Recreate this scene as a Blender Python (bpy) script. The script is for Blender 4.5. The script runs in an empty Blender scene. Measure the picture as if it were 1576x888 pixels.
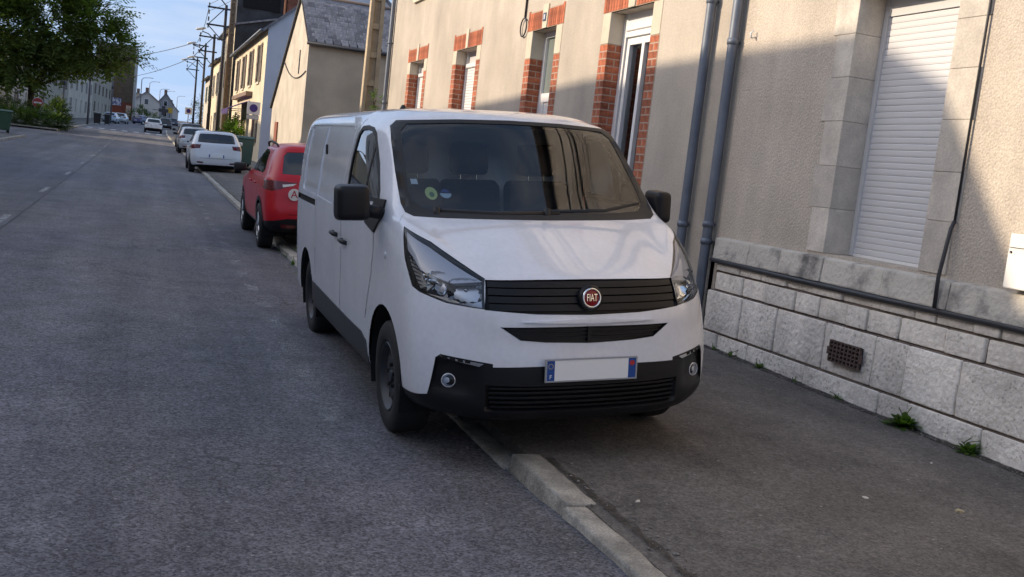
import bpy, bmesh, math, random
import numpy as np
from mathutils import Vector, Matrix, noise
from mathutils.bvhtree import BVHTree
random.seed(7); rng = np.random.default_rng(7)
sc = bpy.context.scene
C = sc.collection
R = math.radians

# ------------------------------------------------------------------ camera, sky, sun, exposure
CAM_H, PITCH, ROLL, YAW, LENS = 1.618, 0.1158, 0.1126, 0.3629, 35.153
fw = Vector((math.sin(YAW)*math.cos(PITCH), math.cos(YAW)*math.cos(PITCH), -math.sin(PITCH)))
rt = Vector((math.cos(YAW), -math.sin(YAW), 0)); up = rt.cross(fw)
rr = rt*math.cos(ROLL)+up*math.sin(ROLL); uu = -rt*math.sin(ROLL)+up*math.cos(ROLL)
cd = bpy.data.cameras.new('camera'); cd.sensor_width = 36; cd.lens = LENS; cd.clip_start = .05; cd.clip_end = 4000
cam = bpy.data.objects.new('camera', cd); C.objects.link(cam)
cam.matrix_world = Matrix(((rr.x, uu.x, -fw.x, 0), (rr.y, uu.y, -fw.y, 0), (rr.z, uu.z, -fw.z, CAM_H), (0, 0, 0, 1)))
sc.camera = cam

SUN_EL = R(20)
sd = Vector((-1, .30, 0)).normalized(); sun_az = math.atan2(sd.x, sd.y)
sdir = Vector((sd.x*math.cos(SUN_EL), sd.y*math.cos(SUN_EL), math.sin(SUN_EL)))
w = bpy.data.worlds.new('World'); sc.world = w; w.use_nodes = True
nt = w.node_tree; nt.nodes.clear()
out = nt.nodes.new('ShaderNodeOutputWorld'); bg = nt.nodes.new('ShaderNodeBackground')
sky = nt.nodes.new('ShaderNodeTexSky'); sky.sky_type = 'NISHITA'; sky.sun_disc = False
sky.sun_elevation = SUN_EL; sky.sun_rotation = sun_az % (2*math.pi); sky.altitude = 90
sky.air_density = 1.0; sky.dust_density = 3.8; sky.ozone_density = 1.2
bg.inputs['Strength'].default_value = .15
# thin streaky high cloud, all round the sky
tc = nt.nodes.new('ShaderNodeTexCoord'); mp = nt.nodes.new('ShaderNodeMapping'); mp.inputs['Scale'].default_value = (2.2, 2.2, 15)
mp.inputs['Rotation'].default_value = (.03, .05, .4)
nz = nt.nodes.new('ShaderNodeTexNoise'); nz.inputs['Scale'].default_value = 1.5; nz.inputs['Detail'].default_value = 6; nz.inputs['Roughness'].default_value = .55
rp = nt.nodes.new('ShaderNodeValToRGB'); rp.color_ramp.elements[0].position = .47; rp.color_ramp.elements[1].position = .74
rp.color_ramp.elements[0].color = (0, 0, 0, 1); rp.color_ramp.elements[1].color = (.55, .55, .55, 1)
mx = nt.nodes.new('ShaderNodeMixRGB'); mx.inputs[2].default_value = (2.9, 2.9, 2.95, 1)
nt.links.new(tc.outputs['Generated'], mp.inputs['Vector']); nt.links.new(mp.outputs[0], nz.inputs['Vector'])
# the whole dome is read a little higher up than it lies: a clear, evenly blue sky down to the roofs
gm_ = nt.nodes.new('ShaderNodeVectorMath'); gm_.operation = 'MULTIPLY_ADD'; gm_.inputs[1].default_value = (1, 1, .5); gm_.inputs[2].default_value = (0, 0, .5)
nm_ = nt.nodes.new('ShaderNodeVectorMath'); nm_.operation = 'NORMALIZE'
nt.links.new(tc.outputs['Generated'], gm_.inputs[0]); nt.links.new(gm_.outputs[0], nm_.inputs[0]); nt.links.new(nm_.outputs[0], sky.inputs['Vector'])
nt.links.new(nz.outputs['Fac'], rp.inputs[0]); nt.links.new(rp.outputs[0], mx.inputs[0]); nt.links.new(sky.outputs[0], mx.inputs[1])
nt.links.new(mx.outputs[0], bg.inputs['Color']); nt.links.new(bg.outputs[0], out.inputs['Surface'])
sl = bpy.data.lights.new('sun', 'SUN'); sl.energy = 2.0; sl.angle = R(.55); sl.color = (1, .83, .62)
so = bpy.data.objects.new('sun', sl); C.objects.link(so); so.rotation_euler = sdir.to_track_quat('Z', 'Y').to_euler(); so.location = (-20, 20, 30)
vs = sc.view_settings; vs.view_transform = 'Standard'; vs.look = 'None'; vs.exposure = 1.22; vs.gamma = 1; vs.use_curve_mapping = False
sc.cycles.max_bounces = 8; sc.cycles.transparent_max_bounces = 16; sc.cycles.caustics_reflective = False; sc.cycles.caustics_refractive = False

# ------------------------------------------------------------------ helpers
def gz(y):
    u = min(y, 112)-5.72
    z = .0095*u+3.45e-5*u*abs(u)
    return z+max(min(y, 420)-112, 0)*.0168

def tag(o, label=None, cat=None, group=None, kind=None):
    if label: o['label'] = label
    if cat: o['category'] = cat
    if group: o['group'] = group
    if kind: o['kind'] = kind
    return o

def thing(name, label, cat, loc=(0, 0, 0), rotz=0, group=None, mat=None):
    o = bpy.data.objects.new(name, None); C.objects.link(o); o.empty_display_size = .2
    if mat is not None: o.matrix_world = mat
    else: o.location = loc; o.rotation_euler = (0, 0, rotz)
    return tag(o, label, cat, group)

def link(name, me, parent=None):
    o = bpy.data.objects.new(name, me); C.objects.link(o)
    if parent is not None: o.parent = parent
    return o

def copy_tree(o, parent=None):
    c = o.copy(); C.objects.link(c)
    if parent is not None: c.parent = parent
    for ch in o.children: copy_tree(ch, c)
    return c

# ---- materials
MATS = {}
def M(name, c, r=.6, var=0, vs=3, c2=None, bump=0, bs=60, metal=0, spec=.5, rnd=0, coat=0, space='obj', vdetail=5, stretch=None, lo=.35, hi=.65, emit=None, fine=0, fs=200, streak=0):
    if name in MATS: return MATS[name]
    m = bpy.data.materials.new(name); m.use_nodes = True; n = m.node_tree; p = n.nodes['Principled BSDF']
    p.inputs['Roughness'].default_value = r; p.inputs['Metallic'].default_value = metal
    p.inputs['Specular IOR Level'].default_value = spec
    if coat: p.inputs['Coat Weight'].default_value = coat; p.inputs['Coat Roughness'].default_value = .04
    col = None
    def src():
        if space == 'pos': g = n.nodes.new('ShaderNodeNewGeometry'); o = g.outputs['Position']
        else: g = n.nodes.new('ShaderNodeTexCoord'); o = g.outputs['Object']
        if stretch:
            q = n.nodes.new('ShaderNodeMapping'); q.inputs['Scale'].default_value = stretch; n.links.new(o, q.inputs['Vector']); o = q.outputs[0]
        return o
    vec = src() if (var or c2 or bump or fine or streak) else None
    if var or c2:
        t = n.nodes.new('ShaderNodeTexNoise'); t.inputs['Scale'].default_value = vs; t.inputs['Detail'].default_value = vdetail; t.inputs['Roughness'].default_value = .6
        n.links.new(vec, t.inputs['Vector'])
        rp = n.nodes.new('ShaderNodeValToRGB'); a, b = rp.color_ramp.elements; a.position = lo; b.position = hi
        if c2: a.color = (*c, 1); b.color = (*c2, 1)
        else: a.color = (*[x*(1-var) for x in c], 1); b.color = (*[min(1, x*(1+var)) for x in c], 1)
        n.links.new(t.outputs['Fac'], rp.inputs[0]); col = rp.outputs[0]
    if fine:
        t = n.nodes.new('ShaderNodeTexNoise'); t.inputs['Scale'].default_value = fs; t.inputs['Detail'].default_value = 2
        n.links.new(vec, t.inputs['Vector'])
        mr = n.nodes.new('ShaderNodeMapRange'); mr.inputs[1].default_value = .3; mr.inputs[2].default_value = .7
        mr.inputs[3].default_value = 1-fine; mr.inputs[4].default_value = 1+fine; n.links.new(t.outputs['Fac'], mr.inputs[0])
        mu = n.nodes.new('ShaderNodeVectorMath'); mu.operation = 'SCALE'
        if col: n.links.new(col, mu.inputs[0])
        else: mu.inputs[0].default_value = c
        n.links.new(mr.outputs[0], mu.inputs['Scale']); col = mu.outputs[0]
    if streak:      # rain streaks and damp blotches
        q = n.nodes.new('ShaderNodeMapping'); q.inputs['Scale'].default_value = (1.1, 1.1, .22); n.links.new(vec, q.inputs['Vector'])
        t = n.nodes.new('ShaderNodeTexNoise'); t.inputs['Scale'].default_value = 1.6; t.inputs['Detail'].default_value = 7; t.inputs['Roughness'].default_value = .68; n.links.new(q.outputs[0], t.inputs['Vector'])
        mr = n.nodes.new('ShaderNodeMapRange'); mr.inputs[1].default_value = .36; mr.inputs[2].default_value = .62; mr.inputs[3].default_value = 1-streak; mr.inputs[4].default_value = 1.04; n.links.new(t.outputs['Fac'], mr.inputs[0])
        mu = n.nodes.new('ShaderNodeVectorMath'); mu.operation = 'SCALE'
        if col: n.links.new(col, mu.inputs[0])
        else: mu.inputs[0].default_value = c
        n.links.new(mr.outputs[0], mu.inputs['Scale']); col = mu.outputs[0]
    if rnd:
        oi = n.nodes.new('ShaderNodeObjectInfo'); mr = n.nodes.new('ShaderNodeMapRange')
        mr.inputs[3].default_value = 1-rnd; mr.inputs[4].default_value = 1+rnd; n.links.new(oi.outputs['Random'], mr.inputs[0])
        mu = n.nodes.new('ShaderNodeVectorMath'); mu.operation = 'SCALE'
        if col: n.links.new(col, mu.inputs[0])
        else: mu.inputs[0].default_value = c
        n.links.new(mr.outputs[0], mu.inputs['Scale']); col = mu.outputs[0]
    if col: n.links.new(col, p.inputs['Base Color'])
    else: p.inputs['Base Color'].default_value = (*c, 1)
    if bump:
        t = n.nodes.new('ShaderNodeTexNoise'); t.inputs['Scale'].default_value = bs; t.inputs['Detail'].default_value = 4
        n.links.new(vec, t.inputs['Vector'])
        b = n.nodes.new('ShaderNodeBump'); b.inputs['Strength'].default_value = bump; b.inputs['Distance'].default_value = .02
        n.links.new(t.outputs['Fac'], b.inputs['Height']); n.links.new(b.outputs[0], p.inputs['Normal'])
    if emit: p.inputs['Emission Color'].default_value = (*emit[0], 1); p.inputs['Emission Strength'].default_value = emit[1]
    MATS[name] = m; return m

def glassmat(name, tint=(.5, .55, .55), rough=.0, ior=1.5, boost=1.0):
    if name in MATS: return MATS[name]
    m = bpy.data.materials.new(name); m.use_nodes = True; n = m.node_tree; n.nodes.clear()
    o = n.nodes.new('ShaderNodeOutputMaterial'); t = n.nodes.new('ShaderNodeBsdfTransparent'); t.inputs[0].default_value = (*tint, 1)
    g = n.nodes.new('ShaderNodeBsdfGlossy'); g.inputs['Roughness'].default_value = rough; g.inputs[0].default_value = (.95, .97, 1, 1)
    f = n.nodes.new('ShaderNodeFresnel'); f.inputs['IOR'].default_value = ior
    mu = n.nodes.new('ShaderNodeMath'); mu.operation = 'MULTIPLY'; mu.inputs[1].default_value = boost; mu.use_clamp = True
    x = n.nodes.new('ShaderNodeMixShader')
    n.links.new(f.outputs[0], mu.inputs[0]); n.links.new(mu.outputs[0], x.inputs[0]); n.links.new(t.outputs[0], x.inputs[1]); n.links.new(g.outputs[0], x.inputs[2]); n.links.new(x.outputs[0], o.inputs[0])
    MATS[name] = m; return m

# ---- mesh builder
class MB:
    def __init__(s): s.v = []; s.f = []
    def add(s, vs, fs):
        b = len(s.v); s.v += [tuple(v) for v in vs]; s.f += [tuple(i+b for i in f) for f in fs]; return s
    def box(s, x0, x1, y0, y1, z0, z1):
        return s.add([(x0, y0, z0), (x1, y0, z0), (x1, y1, z0), (x0, y1, z0), (x0, y0, z1), (x1, y0, z1), (x1, y1, z1), (x0, y1, z1)],
                     [(0, 3, 2, 1), (4, 5, 6, 7), (0, 1, 5, 4), (1, 2, 6, 5), (2, 3, 7, 6), (3, 0, 4, 7)])
    def hexa(s, p): return s.add(p, [(0, 3, 2, 1), (4, 5, 6, 7), (0, 1, 5, 4), (1, 2, 6, 5), (2, 3, 7, 6), (3, 0, 4, 7)])
    def quad(s, a, b, c, d): return s.add([a, b, c, d], [(0, 1, 2, 3)])
    def tube(s, pts, r, n=8, caps=True, r2=None):
        pts = [Vector(p) for p in pts]; vs = []; fs = []
        k = len(pts); ref = None
        for i, p in enumerate(pts):
            d = (pts[min(i+1, k-1)]-pts[max(i-1, 0)]).normalized()
            if ref is None: ref = d.orthogonal().normalized()
            a = (ref-d*ref.dot(d)).normalized(); ref = a; b = d.cross(a)
            rad = r if r2 is None else r+(r2-r)*i/max(1, k-1)
            for j in range(n):
                t = 2*math.pi*j/n; vs.append(p+a*(rad*math.cos(t))+b*(rad*math.sin(t)))
        for i in range(k-1):
            for j in range(n): fs.append((i*n+j, i*n+(j+1) % n, (i+1)*n+(j+1) % n, (i+1)*n+j))
        if caps: fs += [tuple(range(n-1, -1, -1)), tuple((k-1)*n+j for j in range(n))]
        return s.add(vs, fs)
    def lathe(s, prof, axis='z', n=24, o=(0, 0, 0)):
        vs = []; fs = []; o = Vector(o)
        for (r_, h) in prof:
            for j in range(n):
                t = 2*math.pi*j/n; a, b = r_*math.cos(t), r_*math.sin(t)
                vs.append(o+Vector({'z': (a, b, h), 'y': (a, h, b), 'x': (h, a, b)}[axis]))
        for i in range(len(prof)-1):
            for j in range(n): fs.append((i*n+j, i*n+(j+1) % n, (i+1)*n+(j+1) % n, (i+1)*n+j))
        return s.add(vs, fs)
    def prism(s, poly, axis, a, b):
        n = len(poly)
        def q(u, v, h): return {'x': (h, u, v), 'y': (u, h, v), 'z': (u, v, h)}[axis]
        vs = [q(u, v, a) for u, v in poly]+[q(u, v, b) for u, v in poly]
        fs = [tuple(range(n)), tuple(range(2*n-1, n-1, -1))]+[(i, i+n, (i+1) % n+n, (i+1) % n) for i in range(n)]
        return s.add(vs, fs)
    def bm(s):
        b = bmesh.new(); vv = [b.verts.new(v) for v in s.v]
        for f in s.f:
            try: b.faces.new([vv[i] for i in f])
            except ValueError: pass
        return b
    def mesh(s, name='m', mat=None, smooth=False, bevel=0, seg=1, fixn=True, weld=0):
        b = s.bm()
        if weld: bmesh.ops.remove_doubles(b, verts=b.verts, dist=weld)
        if fixn: bmesh.ops.recalc_face_normals(b, faces=b.faces)
        if bevel: bmesh.ops.bevel(b, geom=list(b.edges), offset=bevel, segments=seg, affect='EDGES', profile=.6)
        me = bpy.data.meshes.new(name); b.to_mesh(me); b.free()
        if smooth: me.polygons.foreach_set('use_smooth', [True]*len(me.polygons))
        if mat: me.materials.append(mat)
        return me
    def build(s, name, mat, parent=None, **k):
        return link(name, s.mesh(name, mat, **k), parent)

def smooth_obj(o, ang=40):
    me = o.data; me.polygons.foreach_set('use_smooth', [True]*len(me.polygons))
    b = bmesh.new(); b.from_mesh(me)
    for e in b.edges:
        if len(e.link_faces) == 2 and e.calc_face_angle(0) > R(ang): e.smooth = False
    b.to_mesh(me); b.free(); return o

def text_obj(s, name, size, mat, parent, M4, sx=1.0, depth=.002):
    cu = bpy.data.curves.new(name, 'FONT'); cu.body = s; cu.size = size; cu.align_x = 'CENTER'; cu.align_y = 'CENTER'; cu.extrude = depth; cu.offset = .0
    to = bpy.data.objects.new('tmp', cu); C.objects.link(to)
    dg = bpy.context.evaluated_depsgraph_get(); me = bpy.data.meshes.new_from_object(to.evaluated_get(dg))
    bpy.data.objects.remove(to); bpy.data.curves.remove(cu)
    me.transform(Matrix.Diagonal((sx, 1, 1, 1))); me.transform(M4); me.materials.clear(); me.materials.append(mat)
    return link(name, me, parent)

# ---- lofted car skins, trimmed into panels
def pchip(t, P, tq):
    P = np.asarray(P, float); t = np.asarray(t, float); h = np.diff(t); d = np.diff(P, axis=0)/h.reshape(-1, *[1]*(P.ndim-1))
    m = np.zeros_like(P); m[0] = d[0]; m[-1] = d[-1]
    a, b = d[:-1], d[1:]; w1 = (2*h[1:]+h[:-1]).reshape(-1, *[1]*(P.ndim-1)); w2 = (h[1:]+2*h[:-1]).reshape(-1, *[1]*(P.ndim-1))
    with np.errstate(divide='ignore', invalid='ignore'):
        hm = (w1+w2)/(w1/a+w2/b)
    m[1:-1] = np.where(a*b > 0, np.nan_to_num(hm), 0)
    i = np.clip(np.searchsorted(t, tq, side='right')-1, 0, len(t)-2)
    s = ((tq-t[i])/h[i]).reshape(-1, *[1]*(P.ndim-1)); hh = h[i].reshape(-1, *[1]*(P.ndim-1))
    return (2*s**3-3*s**2+1)*P[i]+(s**3-2*s**2+s)*hh*m[i]+(-2*s**3+3*s**2)*P[i+1]+(s**3-s**2)*hh*m[i+1]

class Skin:
    """closed car skin lofted from half rings of control points (front centre to rear centre)"""
    def __init__(s, net, csub, rsub, smooth=2):
        net = np.array(net, float)                                   # rows x cols x 3
        nr, nc = net.shape[:2]
        # chord parameters, averaged
        tc_ = np.concatenate([[0], np.cumsum(np.linalg.norm(np.diff(net, axis=1), axis=2).mean(0))])
        tr_ = np.concatenate([[0], np.cumsum(np.linalg.norm(np.diff(net, axis=0), axis=2).mean(1))])
        cq = np.concatenate([np.linspace(tc_[i], tc_[i+1], csub[i], endpoint=False) for i in range(nc-1)]+[[tc_[-1]]])
        rq = np.concatenate([np.linspace(tr_[i], tr_[i+1], rsub, endpoint=False) for i in range(nr-1)]+[[tr_[-1]]])
        # mirror columns at the centre planes so the slope there is right
        netT = np.swapaxes(net, 0, 1); mir = np.array([1, -1, 1])
        ext = np.concatenate([netT[1:2]*mir, netT, netT[-2:-1]*mir]); te = np.concatenate([[-tc_[1]], tc_, [2*tc_[-1]-tc_[-2]]])
        g = pchip(te, ext, cq); g = np.swapaxes(g, 0, 1)
        g = pchip(tr_, g, rq)
        for _ in range(smooth):
            e = np.concatenate([g[:, 1:2]*mir, g, g[:, -2:-1]*mir], axis=1)
            g = .5*g+.25*(e[:, :-2]+e[:, 2:])
            k = g.copy(); k[1:-1] = .5*g[1:-1]+.25*(g[:-2]+g[2:]); g = k
        full = np.concatenate([g, (g*mir)[:, -2:0:-1]], axis=1)       # ring: left half then mirrored
        s.nr, s.nc = full.shape[:2]
        V = full.reshape(-1, 3); n = s.nc; F = []
        for i in range(s.nr-1):
            for j in range(n): F.append((i*n+j, i*n+(j+1) % n, (i+1)*n+(j+1) % n, (i+1)*n+j))
        b = (s.nr-1)*n; h = n//2
        for j in range(h): 
            q = [b+j, b+j+1, b+(n-j-1) % n, b+(n-j) % n]; q2 = []
            for x in q:
                if x not in q2: q2.append(x)
            if len(q2) > 2: F.append(tuple(q2))
        me = bpy.data.meshes.new('skin'); me.from_pydata([tuple(v) for v in V], [], F)
        s.bm = bmesh.new(); s.bm.from_mesh(me); bpy.data.meshes.remove(me)
        bmesh.ops.recalc_face_normals(s.bm, faces=s.bm.faces); s.bm.normal_update()
        s.base = s.bm.copy()
        t = s.base.copy(); bmesh.ops.triangulate(t, faces=t.faces); t.normal_update(); t.faces.ensure_lookup_table(); t.verts.ensure_lookup_table()
        s.tri = t; s.bvh = BVHTree.FromBMesh(t)
    def normal(s, co):
        hit = s.bvh.find_nearest(co)
        if hit[0] is None: return Vector((0, 0, 1))
        f = s.tri.faces[hit[2]]; a, b, c = [v.co for v in f.verts]; p = hit[0]
        n = (b-a).cross(c-a); A = max(n.length_squared, 1e-14)
        w0 = (c-b).cross(p-b).dot(n)/A; w1 = (a-c).cross(p-c).dot(n)/A
        va, vb, vc = [v.normal for v in f.verts]
        return (va*w0+vb*w1+vc*(1-w0-w1)).normalized()
    def trim(s, bm, poly, U, V, filt):
        U, V = Vector(U).normalized(), Vector(V).normalized()
        P = [(Vector(q).dot(U), Vector(q).dot(V)) if len(q) == 3 else q for q in poly]
        A = sum(P[i][0]*P[(i+1) % len(P)][1]-P[(i+1) % len(P)][0]*P[i][1] for i in range(len(P)))
        if A < 0: P = P[::-1]
        x0, x1, y0, y1 = min(p[0] for p in P), max(p[0] for p in P), min(p[1] for p in P), max(p[1] for p in P)
        fs = []
        for f in bm.faces:
            c = f.calc_center_median()
            if not filt(c): continue
            us = [v.co.dot(U) for v in f.verts]; vv = [v.co.dot(V) for v in f.verts]
            if max(us) < x0 or min(us) > x1 or max(vv) < y0 or min(vv) > y1: continue
            fs.append(f)
        for i in range(len(P)):
            a, b = P[i], P[(i+1) % len(P)]
            n2 = (b[1]-a[1], a[0]-b[0])
            if n2[0]**2+n2[1]**2 < 1e-12: continue
            no = (U*n2[0]+V*n2[1]).normalized(); co = U*a[0]+V*a[1]
            if not fs: return []
            geom = list({e for f in fs for e in f.edges})+list({v for f in fs for v in f.verts})+fs
            r_ = bmesh.ops.bisect_plane(bm, geom=geom, dist=1e-5, plane_co=co, plane_no=no)
            fs = [g for g in r_['geom'] if isinstance(g, bmesh.types.BMFace) and (g.calc_center_median()-co).dot(no) < 0]
        return fs
    @staticmethod
    def take(bm, fs):
        nb = bmesh.new(); mp_ = {}
        for f in fs:
            vs_ = []
            for v in f.verts:
                if v not in mp_: mp_[v] = nb.verts.new(v.co)
                vs_.append(mp_[v])
            try: nb.faces.new(vs_)
            except ValueError: pass
        return nb
    def hole(s, poly, U, V, filt):
        fs = s.trim(s.bm, poly, U, V, filt); nb = s.take(s.bm, fs); bmesh.ops.delete(s.bm, geom=fs, context='FACES'); return nb
    def panel(s, poly, U, V, filt):
        c = s.base.copy(); nb = s.take(c, s.trim(c, poly, U, V, filt)); c.free(); return nb
    def finish(s, bm, name, mat, parent, off=0, thick=0, normals=True):
        nrm = [s.normal(v.co) for v in bm.verts]
        for v, n in zip(bm.verts, nrm): v.co += n*off
        nv = len(bm.verts)
        if thick:
            bm.verts.index_update(); top = list(bm.verts); low = [bm.verts.new(v.co-n*thick) for v, n in zip(top, nrm)]
            idx = {v: i for i, v in enumerate(top)}
            for e in [e for e in bm.edges if len(e.link_faces) == 1]:
                f = e.link_faces[0]; l = [l for l in f.loops if l.edge == e][0]
                a, b = l.vert, l.link_loop_next.vert
                bm.faces.new([b, a, low[idx[a]], low[idx[b]]])
            nrm = nrm+nrm
        side = set()
        bm.verts.index_update(); bm.faces.index_update()
        me = bpy.data.meshes.new(name); bm.to_mesh(me); bm.free()
        me.polygons.foreach_set('use_smooth', [True]*len(me.polygons))
        if normals:
            ln = []
            for p in me.polygons:
                isside = any(me.loops[i].vertex_index >= nv for i in p.loop_indices)
                for i in p.loop_indices: ln.append(tuple(p.normal) if isside else tuple(nrm[me.loops[i].vertex_index]))
            me.normals_split_custom_set(ln)
        if mat: me.materials.append(mat)
        return link(name, me, parent)

X3, Y3, Z3 = (1, 0, 0), (0, 1, 0), (0, 0, 1)
def mir(poly): return [(p[0], -p[1], p[2]) for p in poly]
def circ(a, b, r_, n=32, t0=0): return [(a+r_*math.cos(t0+2*math.pi*i/n), b+r_*math.sin(t0+2*math.pi*i/n)) for i in range(n)]
def rrect(a0, a1, b0, b1, r_, n=4):
    o = []
    for (cx, cy, t) in ((a1-r_, b1-r_, 0), (a0+r_, b1-r_, 90), (a0+r_, b0+r_, 180), (a1-r_, b0+r_, 270)):
        for i in range(n+1): q = R(t+90*i/n); o.append((cx+r_*math.cos(q), cy+r_*math.sin(q)))
    return o

# ------------------------------------------------------------------ the white van
WHITE = M('van_white_paint', (.72, .73, .775), r=.22, coat=.7, spec=.5, var=.05, vs=2.2, fine=.025, fs=35)
BLACKP = M('black_plastic', (.008, .008, .010), r=.42, bump=.05, bs=300, spec=.3)
DARKP = M('dark_plastic', (.01, .01, .011), r=.55)
GAP = M('gap_black', (.004, .004, .005), r=.9)
RUBBER = M('tyre_rubber', (.012, .012, .013), r=.75, bump=.2, bs=90)
CHROME = M('chrome', (.78, .8, .82), r=.08, metal=1)
SATIN = M('satin_silver', (.55, .56, .58), r=.25, metal=1)
STEELR = M('dark_steel_rim', (.035, .037, .045), r=.45, metal=.3)
WGLASS = glassmat('windscreen_glass', (.93, .97, .98), ior=1.52, boost=1.2)
SGLASS = glassmat('side_glass', (.80, .85, .85), ior=1.55, boost=1.5)
LENS_ = glassmat('lamp_lens', (.93, .95, .97), ior=1.45, boost=1.0)
SEAT = M('seat_cloth', (.009, .009, .012), r=.9, bump=.2, bs=200)
DASH = M('dash_plastic', (.02, .021, .024), r=.6)
BULK = M('bulkhead_grey', (.80, .83, .83), r=.7)
PLATEW = M('plate_white', (.92, .92, .92), r=.4)
PBLUE = M('plate_blue', (.012, .07, .30), r=.4)
RED = M('badge_red', (.28, .008, .014), r=.25)

def wheel(parent, pos, side, r_=.335, wd=.21, rim='steel', name='wheel'):
    """axis along local y; side = +1 outer face towards +y"""
    e = MB(); s_ = side; h = wd/2
    prof = [(r_*.60, -h*s_), (r_*.80, -h*s_*1.02), (r_*.93, -h*s_*.98), (r_*.985, -h*s_*.82), (r_, -h*s_*.55), (r_, h*s_*.55), (r_*.985, h*s_*.82), (r_*.93, h*s_*.98), (r_*.80, h*s_*1.04), (r_*.66, h*s_*1.0), (r_*.615, h*s_*.86)]
    e.lathe(prof, 'y', 40, pos)
    t = e.build(name, RUBBER, parent, smooth=True); smooth_obj(t, 50)
    g = MB()
    pr = [(r_*.62, h*s_*.88), (r_*.60, h*s_*.96), (r_*.575, h*s_*.90), (r_*.54, h*s_*.5), (r_*.50, h*s_*.42), (r_*.44, h*s_*.62), (r_*.30, h*s_*.72), (r_*.22, h*s_*.60), (r_*.12, h*s_*.62), (r_*.10, h*s_*.78), (0.001, h*s_*.8)]
    g.lathe(pr, 'y', 36, pos)
    ro = g.build('rim', STEELR if rim == 'steel' else SATIN, t, smooth=True); smooth_obj(ro, 45)
    o = Vector(pos); k = MB()
    if rim == 'steel':
        for i in range(10):
            a = 2*math.pi*i/10; c = o+Vector((math.cos(a)*r_*.40, h*s_*.66, math.sin(a)*r_*.40))
            k.lathe([(.018, h*s_*.03), (.001, h*s_*.04)], 'y', 10, c)
        for i in range(5):
            a = 2*math.pi*(i+.3)/5; c = o+Vector((math.cos(a)*r_*.20, h*s_*.60, math.sin(a)*r_*.20))
            k.lathe([(.012, 0), (.012, .02*s_), (.001, .022*s_)], 'y', 6, c)
        k.build('wheel_nut', GAP, t, smooth=False)['kind'] = 'stuff'
    else:
        for i in range(5):
            a = 2*math.pi*i/5; d = Vector((math.cos(a), 0, math.sin(a))); p = Vector((-d.z, 0, d.x))
            A = o+d*r_*.12; B = o+d*r_*.58; y0, y1 = h*s_*.7, h*s_*.95
            k.hexa([A-p*.03+Vector((0, y0, 0)), A+p*.03+Vector((0, y0, 0)), B+p*.05+Vector((0, y0, 0)), B-p*.05+Vector((0, y0, 0)),
                    A-p*.02+Vector((0, y1, 0)), A+p*.02+Vector((0, y1, 0)), B+p*.03+Vector((0, y1, 0)), B-p*.03+Vector((0, y1, 0))])
        k.build('spoke', SATIN, t)
    return t

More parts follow.
